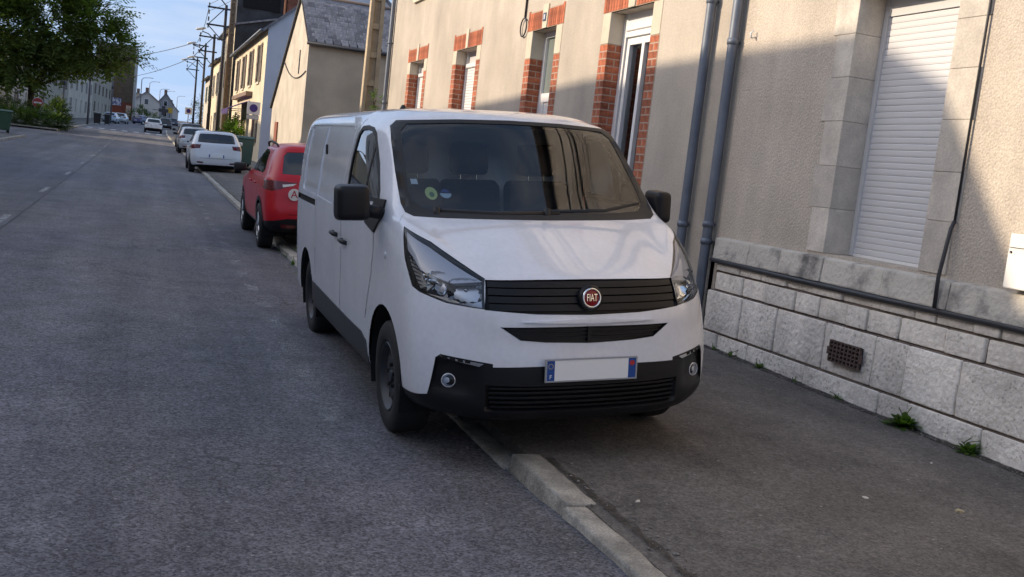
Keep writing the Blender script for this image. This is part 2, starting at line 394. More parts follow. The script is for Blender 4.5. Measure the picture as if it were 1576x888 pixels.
def make_van():
    O = Vector((2.3638, 5.7116, .0691)); ax = Vector((-.0076, -1, -.0015)).normalized(); az0 = Vector((-.0803, -.0009, .9968)).normalized()
    ay = az0.cross(ax).normalized(); az = ax.cross(ay).normalized()
    mw = Matrix(((ax.x, ay.x, az.x, O.x), (ax.y, ay.y, az.y, O.y), (ax.z, ay.z, az.z, O.z), (0, 0, 0, 1)))
    van = thing('delivery_van', 'white panel van parked half up on the kerb', 'van', mat=mw)
    # rows of the control net: A B C D E F (front), G width
    rows = [
     [(.78, 0, .25), (.76, .35, .25), (.70, .56, .255), (.60, .72, .265), (.44, .84, .28), (.05, .88, .29), .90],
     [(.905, 0, .275), (.885, .35, .275), (.83, .57, .28), (.71, .75, .30), (.53, .88, .32), (.05, .91, .33), .93],
     [(.935, 0, .34), (.915, .35, .34), (.86, .57, .345), (.75, .755, .365), (.565, .895, .38), (.05, .918, .40), .94],
     [(.938, 0, .47), (.918, .35, .47), (.863, .57, .475), (.755, .76, .485), (.57, .90, .495), (.05, .922, .51), .945],
     [(.932, 0, .58), (.912, .35, .58), (.858, .57, .59), (.75, .76, .60), (.565, .902, .61), (.05, .925, .62), .948],
     [(.915, 0, .69), (.898, .35, .69), (.842, .57, .70), (.73, .76, .705), (.54, .902, .715), (.05, .927, .72), .949],
     [(.912, 0, .79), (.894, .35, .79), (.834, .57, .795), (.71, .755, .80), (.51, .90, .82), (.03, .928, .83), .949],
     [(.905, 0, .84), (.887, .35, .84), (.823, .57, .855), (.69, .755, .88), (.45, .895, .94), (.0, .928, .95), .948],
     [(.882, 0, .92), (.865, .35, .92), (.80, .565, .935), (.64, .755, .995), (.36, .89, 1.08), (-.06, .925, 1.09), .946],
     [(.842, 0, 1.005), (.827, .35, 1.005), (.768, .555, 1.005), (.47, .75, 1.145), (.19, .875, 1.225), (-.18, .917, 1.22), .94],
     [(.812, 0, 1.03), (.797, .35, 1.028), (.742, .55, 1.03), (.38, .745, 1.185), (.10, .865, 1.268), (-.25, .908, 1.265), .936],
     [(.755, 0, 1.056), (.742, .35, 1.055), (.68, .545, 1.06), (.34, .735, 1.205), (.09, .853, 1.277), (-.28, .902, 1.295), .933],
     [(.50, 0, 1.158), (.49, .35, 1.156), (.45, .545, 1.155), (.26, .728, 1.225), (.08, .846, 1.284), (-.30, .897, 1.32), .927],
     [(.21, 0, 1.268), (.195, .35, 1.266), (.165, .55, 1.262), (.125, .72, 1.268), (.055, .838, 1.29), (-.32, .891, 1.36), .92],
     [(.12, 0, 1.298), (.10, .35, 1.298), (.07, .55, 1.298), (.036, .72, 1.299), (.005, .828, 1.312), (-.36, .886, 1.41), .915],
     [(-.09, 0, 1.49), (-.11, .35, 1.49), (-.14, .55, 1.49), (-.175, .705, 1.49), (-.206, .803, 1.50), (-.55, .868, 1.54), .90],
     [(-.31, 0, 1.69), (-.33, .35, 1.69), (-.36, .55, 1.69), (-.395, .70, 1.688), (-.43, .79, 1.69), (-.78, .848, 1.69), .872],
     [(-.52, 0, 1.87), (-.54, .35, 1.868), (-.57, .54, 1.864), (-.61, .69, 1.857), (-.668, .785, 1.84), (-.97, .825, 1.815), .842],
     [(-.58, 0, 1.905), (-.60, .34, 1.903), (-.65, .53, 1.896), (-.72, .665, 1.885), (-.83, .745, 1.872), (-1.1, .79, 1.865), .812],
     [(-.72, 0, 1.94), (-.74, .33, 1.938), (-.80, .50, 1.932), (-.88, .625, 1.924), (-.98, .695, 1.912), (-1.2, .735, 1.908), .755],
     [(-1.05, 0, 1.958), (-1.06, .28, 1.957), (-1.10, .42, 1.953), (-1.16, .52, 1.948), (-1.24, .57, 1.943), (-1.4, .60, 1.942), .62],
     [(-1.6, 0, 1.967), (-1.6, .06, 1.967), (-1.6, .10, 1.967), (-1.62, .13, 1.966), (-1.65, .15, 1.966), (-1.7, .16, 1.966), .17]]
    net = []
    for k, r_ in enumerate(rows):
        F = r_[5]; wd = r_[6]; z = F[2]; xr = -4.06+max(0, (z-1.0))*.10; c = .10 if wd > .5 else .02
        if k >= 20: xr = -3.9 if k == 20 else -3.0
        net.append(list(r_[:6])+[(max(-1.3, min(-1.3, F[0]-.3)) if k < 21 else -1.9, wd, z), (-2.6 if k < 21 else -2.2, wd, z), (xr+.22, wd-.012, z), (xr+.05, wd-c, z), (xr, 0, z)])
    S = Skin(net, [6, 5, 6, 6, 6, 10, 10, 8, 5, 8], 4, smooth=4)
    front = lambda c: c.x > -1.2
    Rt = lambda c: c.y < -.3
    Lt = lambda c: c.y > .3
    # ---- openings in the body
    wo = [(0, 1.285), (.60, 1.288), (.77, 1.294), (.812, 1.315), (.822, 1.36), (.808, 1.55), (.79, 1.72), (.772, 1.815), (.725, 1.853), (.35, 1.873), (0, 1.879)]
    wi = [(0, 1.322), (.56, 1.326), (.70, 1.336), (.755, 1.372), (.762, 1.43), (.750, 1.55), (.735, 1.70), (.72, 1.79), (.675, 1.832), (.35, 1.85), (0, 1.855)]
    ws_out = wo+[(-a, b) for a, b in wo[-2:0:-1]]; ws_in = wi+[(-a, b) for a, b in wi[-2:0:-1]]
    wsf = lambda c: c.x > -.95 and c.z > 1.25
    S.hole(ws_out, Y3, Z3, wsf).free()
    fr = S.panel(ws_out, Y3, Z3, wsf); b2 = S.trim(fr, ws_in, Y3, Z3, wsf); gl = S.take(fr, b2); bmesh.ops.delete(fr, geom=b2, context='FACES')
    S.finish(fr, 'windscreen_surround', DARKP, van, off=.002, thick=.03)
    S.finish(gl, 'windscreen', WGLASS, van, off=-.002)
    # headlight outlines (right-hand lamp of the van, seen on the left)
    hl = [(.10, -.868, 1.262), (.38, -.747, 1.180), (.745, -.548, 1.022), (.815, -.565, .868), (.70, -.745, .886), (.55, -.855, .925), (.44, -.897, .962), (.36, -.893, 1.06), (.20, -.88, 1.19)]
    dR = Vector((1, -.75, 0)).normalized(); UR = Vector((.75, 1, 0)).normalized(); UL = Vector((-.75, 1, 0)).normalized()
    hf = {-1: lambda c: c.y < -.35 and c.x > -.3 and .75 < c.z < 1.35, 1: lambda c: c.y > .35 and c.x > -.3 and .75 < c.z < 1.35}
    def sc_poly(poly, k, o):
        g = sum((Vector(p) for p in poly), Vector())/len(poly)
        return [tuple(g+(Vector(p)-g)*k+Vector(o)) for p in poly]
    for sd_ in (-1, 1):
        U = UR if sd_ < 0 else UL; P = hl if sd_ < 0 else mir(hl); F = hf[sd_]
        S.hole(P, U, Z3, F).free()
        lamp = S.finish(S.panel(P, U, Z3, F), 'headlight', M('lamp_base_grey', (.50, .51, .55), r=.25, metal=.6), van, off=-.075)
        # bezel round the lamp: thin dark rim
        rim = S.panel(P, U, Z3, F); kk = S.trim(rim, sc_poly(P, .955, (0, 0, 0)), U, Z3, F); bmesh.ops.delete(rim, geom=kk, context='FACES')
        S.finish(rim, 'lamp_rim', DARKP, lamp, off=-.006, thick=.09)
        def sub(pts, name, mat, off, thick=.0):
            q = pts if sd_ < 0 else mir(pts)
            bmp = S.panel(q, U, Z3, F)
            if len(bmp.faces): return S.finish(bmp, name, mat, lamp, off=off, thick=thick)
        GREYL = M('lamp_grey', (.60, .61, .68), r=.3, metal=.1); RIB = M('lamp_side_ribs', (.62, .60, .58), r=.3, metal=.35)
        sub([(.125, -.868, 1.247), (.385, -.752, 1.168), (.735, -.56, 1.016), (.64, -.69, .995), (.42, -.83, 1.045), (.22, -.878, 1.17)], 'lamp_cowl', GREYL, -.022, .03)
        sub([(.28, -.885, 1.12), (.44, -.80, 1.03), (.50, -.80, .96), (.52, -.865, .945), (.44, -.89, .985), (.36, -.888, 1.07)], 'side_reflector', RIB, -.03, .03)
        for i in range(7):
            z0 = .975+.02*i
            sub([(.33, -.885, z0), (.52, -.78, z0-.012), (.52, -.78, z0-.018), (.33, -.885, z0-.007)], 'reflector_rib', CHROME, -.026, .004)
        sub([(.27, -.885, 1.145), (.35, -.84, 1.10), (.47, -.79, 1.01), (.555, -.80, .93), (.575, -.825, .925), (.50, -.80, 1.0), (.37, -.845, 1.085)][:4]+[(.50, -.81, .955), (.36, -.855, 1.08)], 'chrome_strip', CHROME, -.018, .012)
        sub([(.56, -.825, .927), (.70, -.735, .897), (.805, -.59, .884), (.808, -.587, .895), (.70, -.735, .912), (.57, -.815, .945)], 'chrome_strip', CHROME, -.018, .012)
        # reflector bowls with flutes
        y_ = -1 if sd_ < 0 else 1
        for (cx, cy, cz, rw, rh, nm) in ((.685, .640, .950, .098, .066, 'main_reflector'), (.575, .765, .975, .058, .066, 'corner_reflector')):
            nn = Vector((.86, y_*.5, .05)).normalized(); u = Vector((0, 0, 1)).cross(nn).normalized(); v = nn.cross(u); c0 = Vector((cx, y_*cy, cz)); bw = MB(); vv = []; ff = []; na, nr_ = 28, 6
            for i in range(nr_+1):
                q = i/nr_
                for j in range(na):
                    a = 2*math.pi*j/na; sq = max(abs(math.cos(a)), abs(math.sin(a)))**-.55; fl = .006*math.sin(j*math.pi)*q
                    rip = .005*math.cos(a*14)*q
                    vv.append(c0+u*(rw*q*sq*math.cos(a))+v*(rh*q*sq*math.sin(a))-nn*(.055*(1-q*q)+rip))
            for i in range(nr_):
                for j in range(na): ff.append((i*na+j, i*na+(j+1) % na, (i+1)*na+(j+1) % na, (i+1)*na+j))
            bw.add(vv, ff); o_ = bw.build(nm, CHROME, lamp, smooth=True)
            bb = MB(); bb.lathe([(.0, .012), (.011, .008), (.013, -.01), (.010, -.03)], 'x', 10, c0-nn*.03); bb.build('bulb', SATIN, lamp, smooth=True)
        S.finish(S.panel(P, U, Z3, F), 'lamp_lens', LENS_, lamp, off=-.003)
    # grille, slot, lower bumper
    ff_ = lambda c: c.x > .30 and c.z < 1.12
    gr = [(-.552, 1.016), (-.30, 1.021), (0, 1.023), (.30, 1.021), (.552, 1.016), (.570, .866), (.30, .848), (0, .842), (-.30, .848), (-.570, .866)]
    S.hole(gr, Y3, Z3, ff_).free()
    g_ = S.finish(S.panel(gr, Y3, Z3, ff_), 'grille', BLACKP, van, off=-.035, thick=-.036)
    for (z0, z1, of) in ((.985, 1.018, .0), (.945, .978, .002), (.905, .937, .003), (.865, .898, .001)):
        S.finish(S.panel([(-.548, z0), (0, z0), (.548, z0), (.545, z1), (0, z1), (-.545, z1)], Y3, Z3, ff_), 'grille_bar', BLACKP, g_, off=of-.006, thick=.026)
    sl_ = [(-.50, .785), (0, .782), (.50, .785), (.39, .712), (.25, .700), (0, .692), (-.25, .700), (-.39, .712)]
    S.hole(sl_, Y3, Z3, ff_).free()
    s_ = S.finish(S.panel(sl_, Y3, Z3, ff_), 'lower_grille', DARKP, van, off=-.03, thick=-.032)
    for zz in (.722, .745, .766):
        S.finish(S.panel([(-.46, zz-.004), (0, zz-.004), (.46, zz-.004), (.46, zz+.004), (0, zz+.004), (-.46, zz+.004)], Y3, Z3, ff_), 'grille_bar', BLACKP, s_, off=-.012, thick=.012)
    S.finish(S.panel([(-.012, .70), (.012, .70), (.012, .78), (-.012, .78)], Y3, Z3, ff_), 'grille_post', BLACKP, s_, off=-.006, thick=.02)
    # moulding between grille and slot: a slim proud blade
    S.finish(S.panel([(-.66, .824), (-.30, .803), (0, .797), (.30, .803), (.66, .824), (.66, .845), (.30, .832), (0, .828), (-.30, .832), (-.66, .845)], Y3, Z3, lambda c: c.x > .55), 'grille_moulding', WHITE, van, off=.016, thick=.02)
    S.finish(S.panel([(-.66, .814), (-.30, .793), (0, .787), (.30, .793), (.66, .814), (.66, .8235), (.30, .8025), (0, .7965), (-.30, .8025), (-.66, .8235)], Y3, Z3, lambda c: c.x > .55), 'moulding_shadow_gap', GAP, van, off=.0012)
    # black bumper: centre, corners, lip
    bl_parts = [[(-.53, .588), (0, .578), (.53, .588), (.53, .20), (-.53, .20)],
                [(-.53, .588), (-.64, .602), (-.775, .622), (-.80, .60), (-.815, .50), (-.83, .40), (-.84, .20), (-.53, .20)],
                [(-.83, .40), (-.90, .37), (-.96, .35), (-.96, .20), (-.83, .20)]]
    blk = []
    for poly in bl_parts:
        for m_ in ((1, -1) if poly is not bl_parts[0] else (1,)):
            q = [(a*m_, b) for a, b in poly]; S.hole(q, Y3, Z3, ff_).free()
            blk.append(S.panel(q, Y3, Z3, ff_))
    big = bmesh.new()
    for b_ in blk:
        mp_ = {v: big.verts.new(v.co) for v in b_.verts}
        for f in b_.faces: big.faces.new([mp_[v] for v in f.verts])
        b_.free()
    bmesh.ops.remove_doubles(big, verts=big.verts, dist=.0015)
    # shape the plastic: pocket round the fog lamps, recess behind the intake bars
    for v in big.verts:
        y_, z_ = abs(v.co.y), v.co.z
        pk = max(0, min(1, (y_-.60)/.05))*max(0, min(1, (.86-y_)/.05))*max(0, min(1, (z_-.40)/.04))*max(0, min(1, (.60-z_)/.03))
        it = max(0, min(1, (.56-y_)/.04))*max(0, min(1, (z_-.335)/.015))*max(0, min(1, (.462-z_)/.015))
        v.co.x -= .030*pk+.05*it
    bumper = S.finish(big, 'front_bumper', BLACKP, van, off=.001, thick=.02, normals=False); smooth_obj(bumper, 35)
    for zz in (.352, .378, .404, .430, .453):
        hw = .55-.25*max(0, .40-zz)
        S.finish(S.panel([(-hw, zz-.0055), (0, zz-.0055), (hw, zz-.0055), (hw, zz+.0055), (0, zz+.0055), (-hw, zz+.0055)], Y3, Z3, ff_), 'intake_bar', BLACKP, bumper, off=-.008, thick=.03)
    S.finish(S.panel([(-.86, .375), (-.70, .335), (-.45, .300), (0, .292), (.45, .300), (.70, .335), (.86, .375), (.86, .386), (.70, .347), (.45, .312), (0, .304), (-.45, .312), (-.70, .347), (-.86, .386)], Y3, Z3, lambda c: c.x > .45 and c.z < .6), 'bumper_lip', BLACKP, bumper, off=.010, thick=.014)
    for y_ in (-1, 1):
        c0 = Vector((.746, y_*.735, .480)); nn = Vector((.9, y_*.35, .02)).normalized()
        fl = MB(); vv = []; u = Vector((0, 0, 1)).cross(nn).normalized(); v_ = nn.cross(u)
        pr = [(.038, -.03), (.038, .006), (.035, .008), (.033, .002), (.022, -.008), (.010, -.002), (.0005, -.001)]; n_ = 20; fs_ = []
        for (r_, h) in pr:
            for j in range(n_): a = 2*math.pi*j/n_; vv.append(c0+u*(r_*math.cos(a))+v_*(r_*math.sin(a))+nn*h)
        for i in range(len(pr)-1):
            for j in range(n_): fs_.append((i*n_+j, i*n_+(j+1) % n_, (i+1)*n_+(j+1) % n_, (i+1)*n_+j))
        fl.add(vv, fs_); fg = fl.build('fog_lamp', M('fog_silver', (.80, .82, .88), r=.3, metal=.15), van, smooth=True); smooth_obj(fg, 40)
        dm = MB(); vv = []; fs_ = []
        for i in range(5):
            q = i/4
            for j in range(n_): a = 2*math.pi*j/n_; vv.append(c0+u*(.034*q*math.cos(a))+v_*(.034*q*math.sin(a))+nn*(.005+.008*(1-q*q)))
        for i in range(4):
            for j in range(n_): fs_.append((i*n_+j, i*n_+(j+1) % n_, (i+1)*n_+(j+1) % n_, (i+1)*n_+j))
        dm.add(vv, fs_); dm.build('lens', LENS_, fg, smooth=True)
        q = [(y_*a, b) for a, b in ((-.785, .613), (-.62, .592), (-.575, .585), (-.605, .565), (-.70, .590), (-.77, .604))]
        q = [(-a, b) for a, b in q] if True else q
        dl = S.finish(S.panel(q, Y3, Z3, lambda c: c.x > .3), 'daytime_lamp', SATIN, van, off=.006, thick=.01)
        for i in range(4):
            a = .64+.035*i; zc = .586+(a-.6)*.125
            q = [(y_*a, zc-.008), (y_*(a+.024), zc-.005), (y_*(a+.024), zc+.010), (y_*a, zc+.007)]
            S.finish(S.panel(q, Y3, Z3, lambda c: c.x > .3), 'lamp_cell', GAP, dl, off=.0075)
    # shut lines at the bonnet corner and the pillar foot
    for sg in (-1, 1):
        U = UR if sg < 0 else UL
        for a, b in (((.095, -.866, 1.268), (.045, -.838, 1.300)),):
            a, b = [(p[0], p[1]*-sg, p[2]) for p in (a, b)]; w2 = .004
            g2 = S.panel([(a[0], a[1], a[2]-w2), (b[0], b[1], b[2]-w2), (b[0], b[1], b[2]+w2), (a[0], a[1], a[2]+w2)], U, Z3, lambda c: c.y*sg > .6 and c.x > -.5)
            if len(g2.faces): S.finish(g2, 'panel_gap', GAP, van, off=.0008)
            else: g2.free()
    # number plate
    pl = MB(); pl.box(.950, .956, -.26, .26, .50, .612); plate = pl.build('number_plate', PLATEW, van, bevel=.002)
    pf = MB()
    for (a, b, c, d) in ((-.267, .267, .612, .618), (-.267, .267, .494, .50), (-.267, -.26, .50, .612), (.26, .267, .50, .612)): pf.box(.9475, .9585, a, b, c, d)
    pf.build('plate_frame', M('plate_frame', (.35, .36, .38), r=.4), plate)
    for a, b in ((-.258, -.215), (.215, .258)):
        q = MB(); q.box(.956, .9567, a, b, .502, .610); q.build('plate_band', PBLUE, plate)
    rm = Matrix(((0, 0, 1, .9568), (1, 0, 0, 0), (0, 1, 0, 0), (0, 0, 0, 1)))
    text_obj('F', 'plate_letter', .032, PLATEW, plate, Matrix.Translation((0, -.237, .522)) @ rm, depth=.0004)
    q = MB(); q.lathe([(.015, .0), (.015, .0008), (.001, .0008)], 'x', 16, (.9567, .237, .583)); q.build('plate_crest', M('crest_red', (.45, .03, .03), r=.5), plate)
    for i in range(12):
        a = 2*math.pi*i/12; q = MB() if i == 0 else q; q.box(.9567, .9572, -.237+.013*math.cos(a)-.0018, -.237+.013*math.cos(a)+.0018, .58+.013*math.sin(a)-.0018, .58+.013*math.sin(a)+.0018)
    q.build('plate_stars', M('star_yellow', (.75, .55, .05), r=.5), plate)
    # badge
    bd = thing_part = MB(); tilt = Matrix.Translation((.893, 0, .932)) @ Matrix.Rotation(R(-9), 4, 'Y')
    def put(mb, name, mat, parent, **k):
        o = mb.build(name, mat, parent, **k); o.data.transform(tilt); return o
    a = MB(); a.lathe([(.070, -.02), (.070, .004), (.062, .014), (.052, .014)], 'x', 36); badge = put(a, 'badge', BLACKP, van, smooth=True); smooth_obj(badge, 35)
    a = MB(); a.lathe([(.0545, .010), (.0545, .018), (.050, .024), (.044, .020), (.044, .012)], 'x', 36); put(a, 'badge_ring', CHROME, badge, smooth=True)
    a = MB(); a.prism([(.0, .0)]+[], 'x', 0, 0) if False else a.lathe([(.045, .013), (.040, .0165), (.0005, .0185)], 'x', 36); put(a, 'badge_face', RED, badge, smooth=True)
    text_obj('FIAT', 'badge_letters', .056, CHROME, badge, tilt @ Matrix.Translation((.0195, 0, 0)) @ Matrix(((0, 0, 1, 0), (1, 0, 0, 0), (0, 1, 0, 0), (0, 0, 0, 1))), sx=.56, depth=.0025)
    # wheel arches
    for sx_, fy in ((-1, Rt), (1, Lt)):
        for xc in (0, -3.098):
            S.hole(circ(xc, .36, .405, 40), X3, Z3, lambda c: fy(c) and abs(c.y) > .5 and c.z < .95).free()
            S.hole([(xc-.405, .36), (xc-.40, .1), (xc+.40, .1), (xc+.405, .36)], X3, Z3, lambda c: fy(c) and abs(c.y) > .5 and c.z < .45).free()
            k = MB(); pr = []; n_ = 22
            vv = []; ff = []
            for i in range(n_+1):
                a = math.pi*(-.12+1.24*i/n_)
                for (rr_, yy) in ((.405, .915), (.412, .60), (.20, .60)):
                    vv.append((xc+rr_*math.cos(a), sx_*yy, .36+rr_*math.sin(a)))
            for i in range(n_):
                for j in range(2): ff.append((i*3+j, i*3+j+1, i*3+j+4, i*3+j+3))
            k.add(vv, ff); k.build('wheel_housing', GAP, van, smooth=True)
    # side windows, door gaps, doors
    win = [(-1.30, 1.36), (-.80, 1.335), (-.33, 1.345), (-.36, 1.42), (-.52, 1.58), (-.76, 1.77), (-.86, 1.805), (-1.02, 1.82), (-1.15, 1.815), (-1.22, 1.77), (-1.27, 1.60)]
    win_in = [(-1.265, 1.385), (-.80, 1.36), (-.37, 1.37), (-.40, 1.42), (-.55, 1.57), (-.78, 1.745), (-.88, 1.778), (-1.02, 1.79), (-1.13, 1.785), (-1.18, 1.75), (-1.235, 1.60)]
    for fy in (Rt, Lt):
        fz = lambda c: fy(c) and c.z > 1.2 and abs(c.y) > .74
        S.hole(win, X3, Z3, fz).free()
        d = S.panel(win, X3, Z3, fz); b2 = S.trim(d, win_in, X3, Z3, fz); gg = S.take(d, b2); bmesh.ops.delete(d, geom=b2, context='FACES')
        ws = S.finish(d, 'window_surround', DARKP, van, off=.001, thick=.03)
        S.finish(gg, 'door_window', SGLASS, van, off=-.006)
        S.finish(S.panel([(-.735, 1.36), (-.705, 1.36), (-.705, 1.79), (-.735, 1.79)], X3, Z3, fz), 'window_divider', DARKP, ws, off=-.003, thick=.02)
    for fy, sg in ((Rt, -1), (Lt, 1)):
        fz = lambda c: fy(c) and abs(c.y) > .5
        seams = [[(-1.37, .36), (-1.37, .62), (-1.335, .90), (-1.38, 1.14), (-1.36, 1.40), (-1.30, 1.62), (-1.235, 1.80), (-1.18, 1.865)],
                 [(-.33, 1.20), (-.30, 1.05), (-.34, .90), (-.43, .74), (-.50, .60)],
                 [(-2.56, .60), (-2.56, 1.80)]]
        for L_ in seams:
            for a, b in zip(L_[:-1], L_[1:]):
                hw = .0055 if L_ is not seams[2] else .004
                q = [(a[0]-hw, a[1]), (a[0]+hw, a[1]), (b[0]+hw, b[1]), (b[0]-hw, b[1])]
                g2 = S.hole(q, X3, Z3, fz)
                if len(g2.faces): S.finish(g2, 'door_gap', GAP, van, off=-.010)
                else: g2.free()
        # black sill, sliding-door rail
        q = [(-2.695, .30), (-.44, .28), (-.425, .36), (-.47, .46), (-.62, .495), (-2.70, .53)]
        S.finish(S.panel(q, X3, Z3, lambda c: fy(c) and abs(c.y) > .6 and c.z < .7), 'sill_trim', M('sill_grey_plastic', (.03, .031, .035), r=.5), van, off=.006, thick=.02)
        q = [(-3.75, 1.165), (-2.62, 1.165), (-2.62, 1.215), (-3.75, 1.215)]
        g2 = S.hole(q, X3, Z3, fz); g2.free()
        S.finish(S.panel(q, X3, Z3, fz), 'door_rail', GAP, van, off=-.018, thick=-.018)
        # door skins as parts
        dp = [(-1.364, .50), (-.62, .50), (-.50, .62), (-.43, .74), (-.345, .90), (-.305, 1.05), (-.335, 1.20), (-1.364, 1.20)]
        g2 = S.hole(dp, X3, Z3, fz); dr = S.finish(g2, 'front_door', WHITE, van)
        # pressed panel outline on the load side
        ins = [(-3.45, 1.30), (-3.40, 1.265), (-1.80, 1.235), (-1.74, 1.25), (-1.47, 1.40), (-1.34, 1.66), (-1.33, 1.79), (-1.36, 1.815), (-3.38, 1.83), (-3.43, 1.80)]
        g2 = S.hole(ins, X3, Z3, lambda c: fy(c) and abs(c.y) > .8 and c.z > 1.1)
        S.finish(g2, 'load_panel', WHITE, van, off=-.007, thick=-.008)
        # handles and repeater
        for (hx, hz) in ((-1.21, 1.015), (-1.58, 1.035)):
            cup = MB(); cup.lathe([(.045, .002*sg), (.036, .003*sg), (.001, -.004*sg)], 'y', 16, (hx, sg*.9425, hz)); cu_ = cup.build('handle_cup', WHITE, dr if hx > -1.4 else van, smooth=True)
            hb = MB(); hb.tube([(hx-.085, sg*.948, hz), (hx-.06, sg*.972, hz+.004), (hx+.05, sg*.974, hz+.002), (hx+.08, sg*.948, hz-.004)], .016, 8)
            h_ = hb.build('door_handle', DARKP, dr if hx > -1.4 else van, smooth=True)
        rp_ = MB(); rp_.lathe([(.022, 0), (.020, .010*sg), (.008, .014*sg), (.001, .014*sg)], 'y', 14, (.0, sg*.918, 1.06)); rp_.build('side_repeater', M('repeater_lens', (.55, .56, .58), r=.2), van, smooth=True)
        # mirrors
        S.finish(S.panel([(-.56, 1.205), (-.30, 1.165), (-.205, 1.25), (-.205, 1.37), (-.40, 1.37)], X3, Z3, lambda c: fy(c) and c.z > 1.1), 'mirror_base', DARKP, van, off=.012, thick=.02)
        m0, m1 = (.985, 1.195) if sg < 0 else (.885, 1.005)
        mh = MB(); mh.box(-.23 if sg < 0 else -.30, -.09, min(sg*m0, sg*m1), max(sg*m0, sg*m1), 1.245, 1.462)
        b_ = mh.bm(); bmesh.ops.recalc_face_normals(b_, faces=b_.faces); bmesh.ops.bevel(b_, geom=list(b_.edges), offset=.045, segments=4, affect='EDGES', profile=.6)
        for v in b_.verts:
            if v.co.x > -.14: v.co.y = sg*(m0+m1)/2+(v.co.y-sg*(m0+m1)/2)*.93; v.co.z = 1.355+(v.co.z-1.355)*.94
        me = bpy.data.meshes.new('mirror'); b_.to_mesh(me); b_.free(); me.polygons.foreach_set('use_smooth', [True]*len(me.polygons)); me.materials.append(BLACKP); mo = link('mirror', me, van)
        am = MB(); am.tube([(-.22, sg*.90, 1.285), (-.20, sg*.93, 1.295), (-.17, sg*(m0+.035), 1.31)], .04, 10); am.build('mirror_arm', BLACKP, mo, smooth=True)
        gm = MB(); gm.box(-.235 if sg < 0 else -.305, -.231 if sg < 0 else -.301, min(sg*(m0+.025), sg*(m1-.025)), max(sg*(m0+.025), sg*(m1-.025)), 1.275, 1.435); gm.build('mirror_glass', CHROME, mo)
        # wheels
        wheel(van, (0, sg*.80, .335), sg); wheel(van, (-3.098, sg*.80, .335), sg)
        fl_ = MB(); fl_.prism([(-.425, .325), (-.385, .245), (-.375, .33)], 'y', sg*.90, sg*.905); 
    # roof gutter line
    # body shell
    bmesh.ops.delete(S.bm, geom=[v for v in S.bm.verts if not v.link_faces], context='VERTS')
    S.finish(S.bm, 'body', WHITE, van)
    # floor pan, cabin
    fl = MB(); fl.box(-4.0, .60, -.60, .60, .20, .30); fl.box(.42, .70, -.60, .60, .27, .30); fl.box(-2.65, -.44, -.86, .86, .27, .33); fl.box(-4.0, -3.55, -.85, .85, .28, .34); fl.build('floor_pan', GAP, van)
    dash = MB()
    prof = [(.02, 1.24), (-.08, 1.265), (-.28, 1.25), (-.40, 1.19), (-.42, 1.05), (-.30, .90), (-.25, .60), (.15, .60), (.10, 1.15)]
    dash.prism(prof, 'y', -.76, .76); do = dash.build('dashboard', DASH, van, bevel=.02, seg=2); 
    bk = MB(); bk.box(-1.44, -1.41, -.84, .84, .35, 1.88); bk.build('bulkhead', BULK, van)
    cb = MB(); cb.box(-1.49, .3, -.80, .80, .45, .50); cb.build('cab_floor', GAP, van)
    hd = MB(); hd.box(-1.48, -.98, -.60, .60, 1.875, 1.885); hd.build('headliner', BULK, van)
    for (sy, wd, nm) in ((-.50, .46, 0), (-.06, .44, 1), (.46, .50, 2)):
        st = MB(); st.prism([(-.50, .62), (-.52, .78), (-.98, .80), (-1.05, .62)], 'y', sy-wd/2, sy+wd/2)
        st.prism([(-.96, .76), (-1.13, .78), (-1.26, 1.42), (-1.20, 1.47), (-1.10, 1.44), (-1.02, 1.10)], 'y', sy-wd/2+.01, sy+wd/2-.01)
        so_ = st.build('seat', SEAT, van, bevel=.035, seg=3); smooth_obj(so_, 60)
        hr = MB(); hr.box(-1.27, -1.15, sy-.14, sy+.14, 1.50, 1.73); h_ = hr.build('headrest', SEAT, so_, bevel=.045, seg=3); smooth_obj(h_, 60)
        po = MB(); po.tube([(-1.21, sy-.06, 1.40), (-1.21, sy-.06, 1.53)], .008); po.tube([(-1.21, sy+.06, 1.40), (-1.21, sy+.06, 1.53)], .008); po.build('headrest_post', SATIN, so_)
    sw = MB(); cc = Vector((-.50, .46, 1.16)); n_ = Vector((-.55, 0, .83)).normalized(); u = Vector((0, 1, 0)); v_ = n_.cross(u)
    sw.tube([cc+(u*math.cos(2*math.pi*i/28)+v_*math.sin(2*math.pi*i/28))*.20 for i in range(29)], .016, 8, caps=False); sw.tube([cc-u*.19, cc, cc+u*.19], .022, 6); sw.tube([cc, cc-n_*.25], .03, 8); sw.build('steering_wheel', DASH, van, smooth=True)
    # wipers, aerial, stickers
    for pts in ([(.125, -.66, 1.325), (.14, -.30, 1.312), (.135, .10, 1.318)], [(.135, .02, 1.325), (.12, .40, 1.335), (.06, .66, 1.38)]):
        wp = MB(); wp.tube([Vector(q)+Vector((.025, 0, .012)) for q in pts], .011, 6); wo = wp.build('wiper', DARKP, van, smooth=True)
        pv = MB(); q = Vector(pts[0]); pv.lathe([(.022, -.02), (.020, .02), (.001, .022)], 'z', 10, q+Vector((.025, 0, .01))); pv.build('wiper_pivot', DARKP, wo, smooth=True)
    an = MB(); an.lathe([(.035, 0), (.028, .02), (.014, .045), (.001, .05)], 'z', 12, (-2.17, -.32, 1.955)); an.build('aerial', DARKP, van, smooth=True)
    stm = [((-.63, 1.425), .036, M('sticker_lime', (.50, .60, .22), r=.5)), ((-.545, 1.415), .034, M('sticker_pale_blue', (.42, .56, .66), r=.5))]
